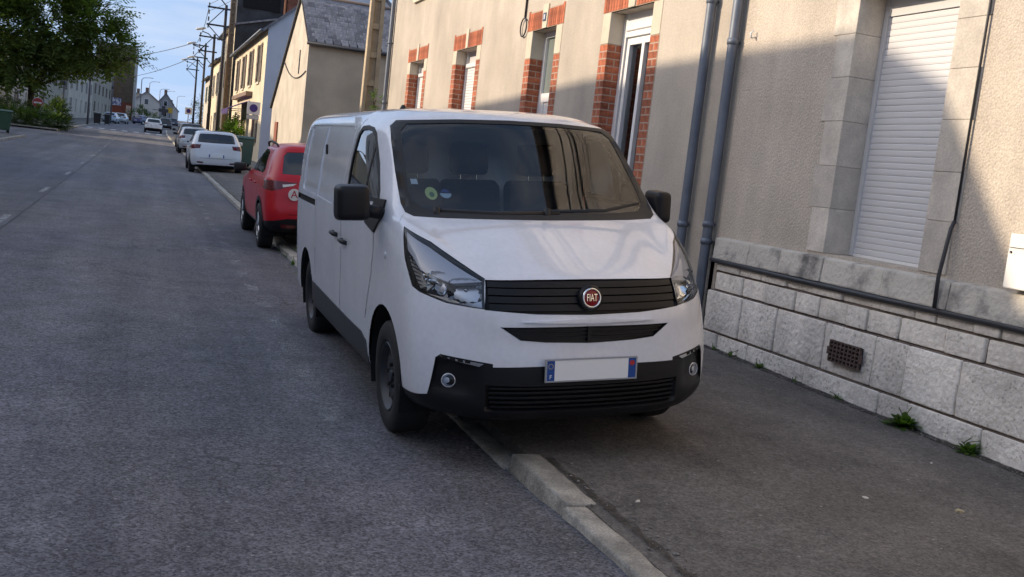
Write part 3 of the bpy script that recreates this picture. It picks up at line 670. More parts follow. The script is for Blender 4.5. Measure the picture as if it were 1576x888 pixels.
    for (c0, r_, m_) in stm:
        q = circ(c0[0], c0[1], r_, 20) if 'lime' in m_.name else [(c0[0]+r_*math.cos(t), c0[1]+.012+r_*.8*math.sin(t)) for t in [math.pi*(1+i/10) for i in range(11)]]
        S.finish(S.panel(q, Y3, Z3, wsf), 'windscreen_sticker', m_, van, off=-.006)
    S.finish(S.panel(circ(-.628, 1.418, .015, 12), Y3, Z3, wsf), 'sticker_print', M('sticker_green', (.10, .20, .10), r=.5), van, off=-.0045)
    S.finish(S.panel([(-.575, 1.432), (-.515, 1.432), (-.535, 1.452), (-.555, 1.452)], Y3, Z3, wsf), 'sticker_print', M('sticker_blue', (.05, .06, .22), r=.5), van, off=-.006)
    S.finish(S.panel([(-.735, 1.475), (-.695, 1.475), (-.697, 1.505), (-.735, 1.505)], Y3, Z3, wsf), 'insurance_slip', M('slip_white', (.60, .68, .74), r=.6), van, off=-.006)
    q = MB(); q.box(-2.0, -1.95, -.958, -.945, 1.60, 1.675) ; q.build('lock_plate', DARKP, van, bevel=.004)
    return van
make_van()

# ------------------------------------------------------------------ ground, road, pavement
def road_off(y): return .0003*max(0, y-95)**2
def ys_list(a, b):
    o = []; y = a
    while y < b:
        o.append(y); y += .5 if y < 12 else (1 if y < 30 else (3 if y < 120 else 8))
    return o+[b]
def sheet(name, a, b, cols, mat, parent=None, kind='structure', curve=True):
    """cols: list of (x, dz) across; follows the street profile"""
    mb = MB(); ys = ys_list(a, b); n = len(cols); vs = []; fs = []
    for y in ys:
        o = road_off(y) if curve else 0
        for (x, dz) in cols: vs.append((x+o, y, gz(y)+dz))
    for i in range(len(ys)-1):
        for j in range(n-1): fs.append((i*n+j, i*n+j+1, (i+1)*n+j+1, (i+1)*n+j))
    mb.add(vs, fs); o = mb.build(name, mat, parent, fixn=False)
    if kind: o['kind'] = kind
    return o

def asphalt(name, c, c2, agg=.35, crack=1.0, stain=(.8, 1.15), scale=1.0):
    m = bpy.data.materials.new(name); m.use_nodes = True; n = m.node_tree; p = n.nodes['Principled BSDF']; L = n.links.new
    p.inputs['Roughness'].default_value = .82; p.inputs['Specular IOR Level'].default_value = .35
    g = n.nodes.new('ShaderNodeNewGeometry')
    def noise_(s, d=4, ro=.6, st=None):
        t = n.nodes.new('ShaderNodeTexNoise'); t.inputs['Scale'].default_value = s; t.inputs['Detail'].default_value = d; t.inputs['Roughness'].default_value = ro
        if st:
            q = n.nodes.new('ShaderNodeMapping'); q.inputs['Scale'].default_value = st; L(g.outputs['Position'], q.inputs['Vector']); L(q.outputs[0], t.inputs['Vector'])
        else: L(g.outputs['Position'], t.inputs['Vector'])
        return t.outputs['Fac']
    def ramp(f, a, b, ca, cb):
        r_ = n.nodes.new('ShaderNodeValToRGB'); r_.color_ramp.elements[0].position = a; r_.color_ramp.elements[1].position = b
        r_.color_ramp.elements[0].color = (*ca, 1); r_.color_ramp.elements[1].color = (*cb, 1); L(f, r_.inputs[0]); return r_.outputs[0]
    def mul(a, b):
        x = n.nodes.new('ShaderNodeMixRGB'); x.blend_type = 'MULTIPLY'; x.inputs[0].default_value = 1; L(a, x.inputs[1]); L(b, x.inputs[2]); return x.outputs[0]
    col = ramp(noise_(.45, 5, .6, (1, .35, 1)), .35, .68, c, c2)
    col = mul(col, ramp(noise_(1.0, 4, .55, (1.3, .045, 1)), .38, .64, (.80,)*3, (1.14,)*3))      # wheel tracks along the street
    k = ramp(noise_(2.2, 6, .65), .3, .7, (stain[0],)*3, (stain[1],)*3); col = mul(col, k)
    v = n.nodes.new('ShaderNodeTexVoronoi'); v.inputs['Scale'].default_value = 95*scale; L(g.outputs['Position'], v.inputs['Vector'])
    sp = n.nodes.new('ShaderNodeSeparateColor'); L(v.outputs['Color'], sp.inputs[0])
    col = mul(col, ramp(sp.outputs[0], 0, 1, (1-agg,)*3, (1+agg*1.3,)*3))
    col = mul(col, ramp(noise_(28, 4, .7), .33, .7, (.72,)*3, (1.22,)*3))
    # rare pale chips
    v2 = n.nodes.new('ShaderNodeTexVoronoi'); v2.inputs['Scale'].default_value = 38*scale; L(g.outputs['Position'], v2.inputs['Vector'])
    s2 = n.nodes.new('ShaderNodeSeparateColor'); L(v2.outputs['Color'], s2.inputs[0])
    ch = n.nodes.new('ShaderNodeMath'); ch.operation = 'GREATER_THAN'; ch.inputs[1].default_value = .985; L(s2.outputs[1], ch.inputs[0])
    d2 = n.nodes.new('ShaderNodeMath'); d2.operation = 'LESS_THAN'; d2.inputs[1].default_value = .28; L(v2.outputs['Distance'], d2.inputs[0])
    an = n.nodes.new('ShaderNodeMath'); an.operation = 'MULTIPLY'; L(ch.outputs[0], an.inputs[0]); L(d2.outputs[0], an.inputs[1])
    x = n.nodes.new('ShaderNodeMixRGB'); L(an.outputs[0], x.inputs[0]); L(col, x.inputs[1]); x.inputs[2].default_value = (.30, .29, .28, 1); col = x.outputs[0]
    # crazed cracking that comes and goes
    if crack:
        wv = n.nodes.new('ShaderNodeTexNoise'); wv.inputs['Scale'].default_value = 3; L(g.outputs['Position'], wv.inputs['Vector'])
        ad = n.nodes.new('ShaderNodeMixRGB'); ad.blend_type = 'ADD'; ad.inputs[0].default_value = .35; L(g.outputs['Position'], ad.inputs[1]); L(wv.outputs['Color'], ad.inputs[2])
        vc = n.nodes.new('ShaderNodeTexVoronoi'); vc.feature = 'DISTANCE_TO_EDGE'; vc.inputs['Scale'].default_value = 3.2; L(ad.outputs[0], vc.inputs['Vector'])
        lt = n.nodes.new('ShaderNodeMath'); lt.operation = 'LESS_THAN'; lt.inputs[1].default_value = .022; L(vc.outputs['Distance'], lt.inputs[0])
        mk = ramp(noise_(.55, 3), .52, .60, (0, 0, 0), (1, 1, 1)); mm = n.nodes.new('ShaderNodeMath'); mm.operation = 'MULTIPLY'; L(lt.outputs[0], mm.inputs[0]); L(mk, mm.inputs[1])
        m3 = n.nodes.new('ShaderNodeMath'); m3.operation = 'MULTIPLY'; m3.inputs[1].default_value = .5*crack; L(mm.outputs[0], m3.inputs[0])
        x = n.nodes.new('ShaderNodeMixRGB'); L(m3.outputs[0], x.inputs[0]); L(col, x.inputs[1]); x.inputs[2].default_value = (.022, .022, .024, 1); col = x.outputs[0]
    L(col, p.inputs['Base Color'])
    b = n.nodes.new('ShaderNodeBump'); b.inputs['Strength'].default_value = .55; b.inputs['Distance'].default_value = .006
    bn = n.nodes.new('ShaderNodeMath'); bn.operation = 'ADD'; L(noise_(130, 3, .6), bn.inputs[0]); L(v.outputs['Distance'], bn.inputs[1]); L(bn.outputs[0], b.inputs['Height']); L(b.outputs[0], p.inputs['Normal'])
    return m
ROADM = asphalt('road_asphalt', (.114, .114, .136), (.184, .176, .178), agg=.50, crack=1, stain=(.74, 1.2))
PAVM = asphalt('pavement_asphalt', (.132, .121, .112), (.175, .161, .148), agg=.28, crack=.35, stain=(.72, 1.2))
KERBM = M('kerb_granite', (.36, .335, .29), r=.85, var=.30, vs=5, bump=.6, bs=40, rnd=.12, fine=.25, fs=90)
def worn_paint(name, a, b, alpha=.8):
    m = bpy.data.materials.new(name); m.use_nodes = True; n = m.node_tree; p = n.nodes['Principled BSDF']; p.inputs['Roughness'].default_value = .8
    g = n.nodes.new('ShaderNodeNewGeometry'); t = n.nodes.new('ShaderNodeTexNoise'); t.inputs['Scale'].default_value = 9; t.inputs['Detail'].default_value = 8; t.inputs['Roughness'].default_value = .75
    n.links.new(g.outputs['Position'], t.inputs['Vector']); r_ = n.nodes.new('ShaderNodeValToRGB'); r_.color_ramp.elements[0].position = a; r_.color_ramp.elements[1].position = b
    r_.color_ramp.elements[1].color = (alpha,)*3+(1,)
    n.links.new(t.outputs['Fac'], r_.inputs[0]); p.inputs['Base Color'].default_value = (.60, .60, .60, 1); n.links.new(r_.outputs[0], p.inputs['Alpha']); return m
WORN = worn_paint('worn_road_paint', .42, .75, .42); WORN2 = worn_paint('faint_road_paint', .50, .75, .40); PAINT = worn_paint('white_road_paint', .25, .5, .9); PAINTC = worn_paint('centre_road_paint', .3, .6, .6)

gm = MB(); GY = [-60, -20, 0, 20, 50, 80, 112, 160, 250, 420, 1500]
for a, b in zip(GY[:-1], GY[1:]): gm.quad((-700, a, gz(a)-.12), (700, a, gz(a)-.12), (700, b, gz(b)-.12), (-700, b, gz(b)-.12))
gm.build('ground', M('dry_earth', (.14, .12, .09), r=.95, var=.3, vs=.3, space='pos'))['kind'] = 'structure'
road = sheet('road', -14, 420, [(-5.7, 0), (-3.5, 0), (-1.75, 0), (0, 0), (1.0, 0), (1.3, 0), (1.6, 0), (1.8, 0), (1.98, 0)], ROADM)
for v in road.data.vertices:      # the resurfaced gutter rises against the near kerb stones
    ss = lambda t: max(0, min(1, t))**2*(3-2*max(0, min(1, t)))
    v.co.z += .055*ss((v.co.x-1.2)/.75)*ss((4.7-v.co.y)/.9)
sheet('side_road', 57.5, 76.5, [(-60, .004), (-30, .004), (-5.6, .004)], ROADM, curve=False)
KERB_X = 1.98
sheet('pavement', -14, 140, [(2.10, -.06), (2.10, .085), (2.6, .105), (3.2, .128), (4.2, .122), (5.6, .118)], PAVM)
sheet('left_pavement', -14, 57.5, [(-9.9, .12), (-5.85, .10)], PAVM, curve=False)
sheet('far_left_pavement', 76.5, 420, [(-30, .13), (-9.0, .12), (-5.85, .10)], PAVM)
sheet('far_right_pavement', 140, 420, [(2.10, .09), (14, .12)], PAVM)
# parking line dashes, centre dashes, crossing: painted marks are parts of the road
def mark(x0, x1, y0, y1, mat, name='road_marking', dz=.004, parent=road, jit=.01):
    mb = MB(); o0, o1 = road_off(y0), road_off(y1); j = lambda: random.uniform(-jit, jit)
    n = max(1, int((y1-y0)/1.0)); 
    for i in range(n):
        ya, yb = y0+(y1-y0)*i/n, y0+(y1-y0)*(i+1)/n; o0, o1 = road_off(ya), road_off(yb)
        mb.quad((x0+o0+j(), ya, gz(ya)+dz), (x1+o0+j(), ya, gz(ya)+dz), (x1+o1+j(), yb, gz(yb)+dz), (x0+o1+j(), yb, gz(yb)+dz))
    return mb.build(name, mat, parent, fixn=False)
for i in range(34):
    y = 5.75+i*1.02; mark(1.13, 1.26, y, y+.46, WORN)
for i in range(13):
    y = 15.4+i*6.6; mark(-1.91, -1.81, y, y+1.5, PAINTC)
jn = mark(-1.745, -1.72, 8, 105, M('road_joint_tar', (.03, .03, .032), r=.7), 'road_joint')
for i in range(10):
    x = -5.3+i*1.05; mark(x, x+.5, 104.0, 107.6, PAINT)
mark(2.72, 3.30, 5.08, 5.20, WORN2, 'pavement_marking', dz=.1135, parent=None, jit=.02)['kind'] = 'structure'
# kerb: every stone a piece
kerb = sheet('kerb', 60, 140, [(1.97, -.02), (1.97, .085), (2.105, .09)], KERBM)
edges = [-3, -2, -1, 0, 1.0, 2.15, 3.14, 4.19, 4.98]+[4.98+1.0*i for i in range(1, 56)]
for i in range(len(edges)-1):
    a, b = edges[i]+.006, edges[i+1]-.006
    if a > 60: break
    dx = random.uniform(-.012, .012); dz = random.uniform(-.008, .006); dw = random.uniform(-.01, .01)
    if b < 4.3: dz -= .006
    if i == 7: dx, dz, dw = .02, .008, .02
    if i >= 8: dx, dz = -.015, -.068 if i < 14 else -.02
    x0, x1 = 1.965+dx, 2.115+dx+dw; z0a, z0b = gz(a)-.08, gz(b)-.08; ta, tb = gz(a)+.088+dz, gz(b)+.088+dz
    mb = MB(); mb.hexa([(x0, a, z0a), (x1, a, z0a), (x1, b, z0b), (x0, b, z0b), (x0+.012, a, ta), (x1, a, ta), (x1+random.uniform(-.008, .008), b, tb), (x0+.012, b, tb)])
    if i > 10: mb.build('kerb_stone', KERBM, kerb, bevel=.014, seg=2); continue
    bk = mb.bm(); bmesh.ops.recalc_face_normals(bk, faces=bk.faces); bmesh.ops.bevel(bk, geom=list(bk.edges), offset=.012, segments=2, affect='EDGES', profile=.6)
    bmesh.ops.subdivide_edges(bk, edges=[e for e in bk.edges if e.calc_length() > .3], cuts=14, use_grid_fill=True)      # chipped, worn edges
    for v in bk.verts: v.co += Vector(noise.noise_vector(v.co*11))*.005+Vector(noise.noise_vector(v.co*31))*.0035
    me = bpy.data.meshes.new('kerb_stone'); bk.to_mesh(me); bk.free(); me.polygons.foreach_set('use_smooth', [True]*len(me.polygons)); me.materials.append(KERBM); link('kerb_stone', me, kerb)
lk = sheet('left_kerb', -14, 57.5, [(-5.86, .10), (-5.72, .10), (-5.70, -.02)], KERBM, curve=False)
sheet('far_left_kerb', 76.5, 420, [(-5.86, .12), (-5.72, .12), (-5.70, -.02)], KERBM)
# soil washed up along the wall foot and the kerb back
def soil(name, col, a, b, x0, x1, dz):
    m = worn_paint(name+'_soil', .36, .62, .95); m.node_tree.nodes['Principled BSDF'].inputs['Base Color'].default_value = (*col, 1); mb = MB(); n = int((b-a)/.12)
    e0 = [x0+random.uniform(-.02, .02) for _ in range(n+1)]
    for i in range(n):
        ya, yb = a+(b-a)*i/n, a+(b-a)*(i+1)/n; mb.quad((e0[i], ya, gz(ya)+dz), (x1, ya, gz(ya)+dz), (x1, yb, gz(yb)+dz), (e0[i+1], yb, gz(yb)+dz)) if x1 > x0 else mb.quad((x1, ya, gz(ya)+dz), (e0[i], ya, gz(ya)+dz), (e0[i+1], yb, gz(yb)+dz), (x1, yb, gz(yb)+dz))
    mb.build(name, m, None, fixn=False)['kind'] = 'structure'
soil('wall_foot_dirt', (.045, .038, .03), 2.3, 8.5, 5.19, 5.31, .1235)
soil('kerb_back_dirt', (.055, .047, .038), 2.2, 4.9, 2.215, 2.165, .0965)
# litter specks on the pavement are things of their own
LIT = M('paper_scrap', (.55, .52, .46), r=.8)
for (x, y, s_, lab, m_) in ((3.72, 4.15, .020, 'small white paper scrap on the pavement left of the larger weed', LIT), (4.15, 3.93, .024, 'curled straw-coloured scrap on the open pavement', M('straw', (.42, .36, .22), r=.8)), (2.35, 4.15, .012, 'tiny white pebble beside the kerb joint', LIT), (4.72, 4.75, .010, 'tiny pale pebble on pavement below the smaller weed', LIT)):
    b_ = bmesh.new(); bmesh.ops.create_icosphere(b_, subdivisions=1, radius=s_)
    for v in b_.verts: v.co.x *= 1.4; v.co.z *= .4; v.co += Vector(noise.noise_vector(v.co*90))*s_*.4
    me = bpy.data.meshes.new('scrap'); b_.to_mesh(me); b_.free(); me.materials.append(m_)
    o = link('litter_scrap' if 'scrap' in lab else 'pebble', me); o.location = (x, y, gz(y)+.118+s_*.3); o.rotation_euler = (0, 0, random.random()*3); tag(o, lab, 'litter' if 'scrap' in lab else 'stone')

# ------------------------------------------------------------------ walls with real openings
def wall(mb, o, d, nrm, u1, z0, z1, ops=(), depth=.25, reveal=True):
    """o: start (x,y); d: unit dir (x,y); nrm: outward (x,y); z0/z1 functions or floats of u"""
    us = sorted({0, u1}|{q for op in ops for q in op[:2]}); 
    f0 = z0 if callable(z0) else (lambda u: z0); f1 = z1 if callable(z1) else (lambda u: z1)
    def P(u, z, k=0): return (o[0]+d[0]*u-nrm[0]*k, o[1]+d[1]*u-nrm[1]*k, z)
    for a, b in zip(us[:-1], us[1:]):
        col = sorted([op for op in ops if op[0] <= a+1e-6 and op[1] >= b-1e-6], key=lambda q: q[2])
        lo = (f0(a), f0(b))
        for op in col:
            mb.quad(P(a, lo[0]), P(b, lo[1]), P(b, op[2]), P(a, op[2])); lo = (op[3], op[3])
        mb.quad(P(a, lo[0]), P(b, lo[1]), P(b, f1(b)), P(a, f1(a)))
    if reveal:
        for (a, b, c, e) in [op[:4] for op in ops]:
            mb.quad(P(a, c), P(a, e), P(a, e, depth), P(a, c, depth)); mb.quad(P(b, c), P(b, e), P(b, e, depth), P(b, c, depth))
            mb.quad(P(a, e), P(b, e), P(b, e, depth), P(a, e, depth)); mb.quad(P(a, c), P(b, c), P(b, c, depth), P(a, c, depth))
    return P
def Pbox(mb, o, d, nrm, u0, u1, z0, z1, k0, k1):
    """box on a wall, k = distance out from the wall (negative = into it)"""
    q = lambda u, k, z: (o[0]+d[0]*u+nrm[0]*k, o[1]+d[1]*u+nrm[1]*k, z)
    mb.hexa([q(u0, k0, z0), q(u1, k0, z0), q(u1, k1, z0), q(u0, k1, z0), q(u0, k0, z1), q(u1, k0, z1), q(u1, k1, z1), q(u0, k1, z1)]); return mb
FRAMEW = M('window_frame_white', (.78, .78, .78), r=.45)
PANE = M('window_pane', (.012, .014, .017), r=.03, spec=.8)
CURT = M('net_curtain', (.45, .46, .47), r=.9, var=.25, vs=14, stretch=(1, 1, .05))
def window(parent, o, d, nrm, op, depth, bars=1, frame=.06, mat=None, rail=None):
    mat = mat or FRAMEW; a, b, c, e = op; mb = MB(); k0, k1 = -depth, -depth+.06
    Pbox(mb, o, d, nrm, a+.002, a+frame, c+.002, e-.002, k0, k1); Pbox(mb, o, d, nrm, b-frame, b-.002, c+.002, e-.002, k0, k1)
    Pbox(mb, o, d, nrm, a+frame, b-frame, c+.002, c+frame, k0, k1); Pbox(mb, o, d, nrm, a+frame, b-frame, e-frame, e-.002, k0, k1)
    for i in range(bars):
        m_ = a+(b-a)*(i+1)/(bars+1); Pbox(mb, o, d, nrm, m_-frame*.45, m_+frame*.45, c+frame, e-frame, k0, k1-.005)
    if rail: Pbox(mb, o, d, nrm, a+frame, b-frame, rail-.04, rail+.04, k0, k1-.006)
    wn = mb.build('window', mat, parent)
    p = MB(); Pbox(p, o, d, nrm, a+frame*.5, b-frame*.5, c+frame*.5, e-frame*.5, -depth+.015, -depth+.03); p.build('pane', PANE, wn)
    return wn
def shutters(parent, o, d, nrm, op, mat, open_=True, slats=0):
    a, b, c, e = op; wd = (b-a)/2; res = []
    for (u0, u1) in ((a-wd-.02, a-.02), (b+.02, b+wd+.02)):
        mb = MB(); Pbox(mb, o, d, nrm, u0, u1, c, e, .02, .05)
        for q in (c+.18, (c+e)/2, e-.18): Pbox(mb, o, d, nrm, u0+.01, u1-.01, q-.05, q+.05, .05, .062)
        res.append(mb.build('shutter', mat, parent))
    return res

STUC1 = M('pebbledash_render', (.52, .455, .385), r=.95, var=.10, vs=.9, bump=.6, bs=55, space='pos', fine=.16, fs=75, vdetail=8, streak=.14)
STUC2 = M('plaster_render', (.47, .415, .35), r=.95, var=.13, vs=.8, bump=.25, bs=70, space='pos', vdetail=9, fine=.07, fs=40, streak=.09)
LIME = M('limestone_dressed', (.60, .545, .475), r=.9, var=.14, vs=4, bump=.25, bs=60, rnd=.07, fine=.08, fs=60, streak=.16)
RUBBLE = M('limestone_block', (.78, .72, .645), r=.92, var=.20, vs=2.2, bump=.9, bs=22, rnd=.08, fine=.10, fs=30, vdetail=8)
LEDGE = M('stained_ledge_stone', (.60, .555, .49), r=.92, c2=(.17, .16, .15), vs=3.2, bump=.7, bs=30, rnd=.08, vdetail=10, lo=.50, hi=.68)
MORTAR = M('mortar', (.17, .135, .115), r=.95, var=.2, vs=8, bump=.4, bs=60)
ZINC = M('zinc_pipe', (.15, .17, .21), r=.5, metal=.35, var=.15, vs=3)
PIPED = M('dark_painted_pipe', (.035, .036, .042), r=.5)
SHUT = M('shutter_pvc', (.62, .62, .64), r=.5)
SLATE = M('roof_slate', (.17, .16, .168), r=.6, var=.3, vs=6, bump=.3, bs=30, rnd=.40)
def pitted(m, sc_=26, dep=.35, dark=(.10, .09, .08)):
    """scattered dark pits, as in shelly limestone"""
    n = m.node_tree; p = n.nodes['Principled BSDF']; L = n.links.new; l = p.inputs['Base Color'].links[0]; src = l.from_socket
    tc_ = n.nodes.new('ShaderNodeTexCoord'); v = n.nodes.new('ShaderNodeTexVoronoi'); v.inputs['Scale'].default_value = sc_; L(tc_.outputs['Object'], v.inputs['Vector'])
    s_ = n.nodes.new('ShaderNodeSeparateColor'); L(v.outputs['Color'], s_.inputs[0])
    t = n.nodes.new('ShaderNodeTexNoise'); t.inputs['Scale'].default_value = 3; L(tc_.outputs['Object'], t.inputs['Vector'])
    a = n.nodes.new('ShaderNodeMath'); a.operation = 'MULTIPLY_ADD'; a.inputs[1].default_value = .9; a.inputs[2].default_value = -.28; L(s_.outputs[0], a.inputs[0])
    a2 = n.nodes.new('ShaderNodeMath'); a2.operation = 'MULTIPLY'; L(a.outputs[0], a2.inputs[0]); L(t.outputs['Fac'], a2.inputs[1])
    c = n.nodes.new('ShaderNodeMath'); c.operation = 'LESS_THAN'; L(v.outputs['Distance'], c.inputs[0]); L(a2.outputs[0], c.inputs[1])
    k = n.nodes.new('ShaderNodeMath'); k.operation = 'MULTIPLY'; k.inputs[1].default_value = dep; L(c.outputs[0], k.inputs[0])
    x = n.nodes.new('ShaderNodeMixRGB'); L(k.outputs[0], x.inputs[0]); L(src, x.inputs[1]); x.inputs[2].default_value = (*dark, 1); L(x.outputs[0], p.inputs['Base Color'])
pitted(RUBBLE)

XW = 5.35
nW = (-1, 0)     # street-facing normal of the right-hand houses
# ---- near house: pebbledash above a limestone plinth
h1 = thing('rendered_house', 'beige pebbledash house with white limestone plinth, nearest on the right', 'house', (XW, 2, .1))
def rel(o, parent):      # world-space mesh under an empty
    o.parent = parent; o.matrix_parent_inverse = parent.matrix_world.inverted(); return o
bpy.context.view_layer.update()
class H:
    """collects parts of one house in world space"""
    def __init__(s, e): s.e = e; bpy.context.view_layer.update(); s.inv = e.matrix_world.inverted()
    def put(s, o): o.parent = s.e; o.matrix_parent_inverse = s.inv; return o
    def part(s, mb, name, mat, **k): return s.put(mb.build(name, mat, None, **k))
hh = H(h1); O1 = (XW, 8.55); D1 = (0, -1)          # u runs towards the camera
yu = lambda y: 8.55-y
ops = [(yu(6.91), yu(5.79), 1.235, 3.36)]
mb = MB(); wall(mb, O1, D1, nW, 16.5, 1.16, 9.6, ops, .26)
mb.quad((XW, -7.95, -.2), (XW+8, -7.95, -.2), (XW+8, -7.95, 9.6), (XW, -7.95, 9.6)); mb.quad((XW+8, -7.95, -.2), (XW+8, 8.549, -.2), (XW+8, 8.549, 9.6), (XW+8, -7.95, 9.6))
mb.quad((XW, 8.549, 1.16), (XW+8, 8.549, 1.16), (XW+8, 8.549, 9.6), (XW, 8.549, 9.6)); hh.part(mb, 'wall', STUC1)
mb = MB(); mb.box(XW+.10, XW+.4, -7.95, 8.50, -.1, 1.16); hh.part(mb, 'wall_core', MORTAR)
mb = MB(); mb.quad((XW-.35, -8, 9.55), (XW-.35, 8.6, 9.55), (XW+4, 8.6, 12.4), (XW+4, -8, 12.4)); mb.quad((XW+8.3, -8, 9.55), (XW+8.3, 8.6, 9.55), (XW+4, 8.6, 12.4), (XW+4, -8, 12.4)); hh.part(mb, 'roof', SLATE)
# plinth stones, row by row (world y of the joints)
rows = [(.885, .985, [8.46, 8.04, 7.68, 7.30, 6.95, 6.55, 6.11, 5.74, 5.53, 5.18, 4.95, 4.5, 4.1, 3.6, 3.2, 2.7, 2.2], .030),
        (.70, .878, [8.45, 8.18, 7.96, 7.58, 7.14, 6.82, 6.46, 6.22, 5.87, 5.41, 5.05, 4.6, 4.1, 3.7, 3.2, 2.8, 2.2], .036),
        (.295, .692, [8.52, 7.91, 7.37, 6.69, 6.08, 5.73, 5.21, 4.6, 4.0, 3.4, 2.8, 2.2], .055),
        (-.05, .287, [8.55, 8.25, 7.74, 6.87, 5.95, 5.64, 4.95, 4.4, 3.7, 3.1, 2.2], .062)]
for (z0, z1, js, proud) in rows:
    mb = MB(); mb.box(XW-proud+.027, XW+.08, js[-1], js[0]-.012, z0-.004, z1+.004); hh.part(mb, 'mortar_bed', MORTAR)
    for a, b in zip(js[:-1], js[1:]):
        pr = proud+random.uniform(-.014, .014); g = .0065
        x0 = XW-pr; b_ = bmesh.new(); bmesh.ops.create_cube(b_, size=1)
        bmesh.ops.bevel(b_, geom=list(b_.edges), offset=.03 if z0 < .6 else .05, segments=2, affect='EDGES', profile=.55)
        bmesh.ops.subdivide_edges(b_, edges=[e for e in b_.edges if e.calc_length() > .5], cuts=2, use_grid_fill=True)
        for v in b_.verts:
            yy = (a+b)/2+v.co.y*(a-b-2*g); zz = (z0+z1)/2+v.co.z*(z1-z0-2*g); xx = x0+(v.co.x+.5)*.16
            q = noise.noise(Vector((xx*3, yy*5, zz*5+z0)))*.008+noise.noise(Vector((yy*17, zz*17, 3)))*.004
            v.co = Vector((xx+(q if v.co.x < -.3 else 0), yy, zz))
        me = bpy.data.meshes.new('stone'); b_.to_mesh(me); b_.free(); me.polygons.foreach_set('use_smooth', [True]*len(me.polygons)); me.materials.append(RUBBLE)
        hh.put(link('stone', me))
for (a, b) in zip([8.50, 7.90, 7.41, 6.82, 6.09, 5.41, 4.3, 3.3, 2.2, 1.0, -.5], [7.90, 7.41, 6.82, 6.09, 5.41, 4.3, 3.3, 2.2, 1.0, -.5, -2.2]):
    mb = MB(); x0 = XW-.075+random.uniform(-.006, .006)
    mb.hexa([(x0, b+.003, 1.0), (XW+.1, b+.003, 1.0), (XW+.1, a-.003, 1.0), (x0, a-.003, 1.0), (x0+.015, b+.003, 1.20), (XW+.1, b+.003, 1.232), (XW+.1, a-.003, 1.232), (x0+.015, a-.003, 1.20)])
    hh.part(mb, 'ledge_stone', LEDGE, bevel=.012, seg=2)
mb = MB(); mb.box(XW-.02, XW+.2, -7.9, 2.2, -.1, .985); hh.part(mb, 'plinth', RUBBLE)
# window surrounds in dressed stone, blocks left and right
def jamb(ya, yb, zs, inner, alt):
    for i in range(len(zs)-1):
        ex = alt if i % 2 else 0
        y0, y1 = (ya, yb+ex) if yb > ya else (yb-ex, ya)
        y0, y1 = min(y0, y1), max(y0, y1)
        mb = MB(); mb.box(XW-.012, XW+.255, y0, y1, zs[i]+.0012, zs[i+1]-.0012); hh.part(mb, 'jamb_stone', LIME, bevel=.003)
zs = [1.236, 1.61, 1.96, 2.33, 2.69, 3.04, 3.36]
for (ya, yb) in ((6.91, 5.79),):
    jamb(ya-.012, ya+.22, zs, ya, .05); jamb(yb+.012, yb-.26, zs, yb, .03)
    mb = MB(); mb.box(XW-.014, XW+.255, yb-.26, ya+.22, 3.362, 3.66); hh.part(mb, 'lintel_stone', LIME, bevel=.006)
    a, b = yb+.014, ya-.014
    sh = MB(); sh.box(XW+.245, XW+.285, b-.045, b, 1.24, 3.36); sh.box(XW+.245, XW+.285, a, a+.045, 1.24, 3.36); sh.box(XW+.25, XW+.30, a, b, 3.205, 3.36)
    so_ = hh.part(sh, 'roller_shutter', M('shutter_guide', (.60, .60, .61), r=.5))
    bk = MB(); bk.box(XW+.30, XW+.33, a, b, 1.236, 3.36); hh.part(bk, 'window_back', PANE)
    slat = MB(); n_ = 38; hgt = (3.20-1.262)/n_
    slat.prism([(-.010, .001), (-.013, hgt*.3), (-.013, hgt*.8), (-.010, hgt-.003), (-.006, hgt-.0005), (.0, hgt-.0005), (.0, .0005)], 'y', a+.04, b-.04)
    sm = slat.mesh('slat', SHUT, smooth=False)
    if ya > 6:
        for i in range(n_):
            o = link('slat', sm); o.location = (XW+.275, 0, 1.262+i*hgt); o.parent = so_
    else:
        al = MB()
        for i in range(n_): al.box(XW+.262, XW+.275, a+.04, b-.04, 1.262+i*hgt, 1.262+(i+1)*hgt-.005)
        al.build('slats', SHUT, so_)['kind'] = 'stuff'
    bb = MB(); bb.box(XW+.255, XW+.285, a+.04, b-.04, 1.236, 1.2605); o = bb.build('bottom_bar', FRAMEW, so_)
# so_ sits under the house in world space: slats already share that space
# downpipe, rusty-dark pipe under ledge, wall cable, hook, vent
def pipe(house, y, z0, z1, name='downpipe', x=XW-.075, r_=.05, joints=()):
    mb = MB(); mb.tube([(x, y, z0), (x, y, z1)], r_, 16); o = house.part(mb, name, ZINC, smooth=True); smooth_obj(o, 50)
    for z in joints:
        q = MB(); q.lathe([(r_, -.03), (r_+.008, -.028), (r_+.008, .028), (r_, .03)], 'z', 16, (x, y, z)); q.tube([(x, y, z), (x+.09, y, z)], .012, 6); j = q.build('pipe_collar', ZINC, None, smooth=True); j.parent = o
    return o
pipe(hh, 8.64, .12, 9.4, joints=(1.15, 1.32, 3.1, 5.2))
mb = MB(); mb.tube([(XW-.055, 8.52, .985), (XW-.058, 7.4, .975), (XW-.058, 6.2, .975), (XW-.055, 5.0, .985), (XW-.058, 3.8, .978), (XW-.058, -2, .98)], .026, 10); hh.part(mb, 'service_pipe', PIPED, smooth=True)
mb = MB(); mb.tube([(XW-.025, 5.508, 4.5), (XW-.025, 5.508, 1.62)], .009, 8); mb.tube([(XW-.025, 5.508, 1.62), (XW-.05, 5.505, 1.57), (XW-.10, 5.495, 1.235), (XW-.095, 5.495, 1.0)], .014, 8); hh.part(mb, 'wall_cable', PIPED, smooth=True)
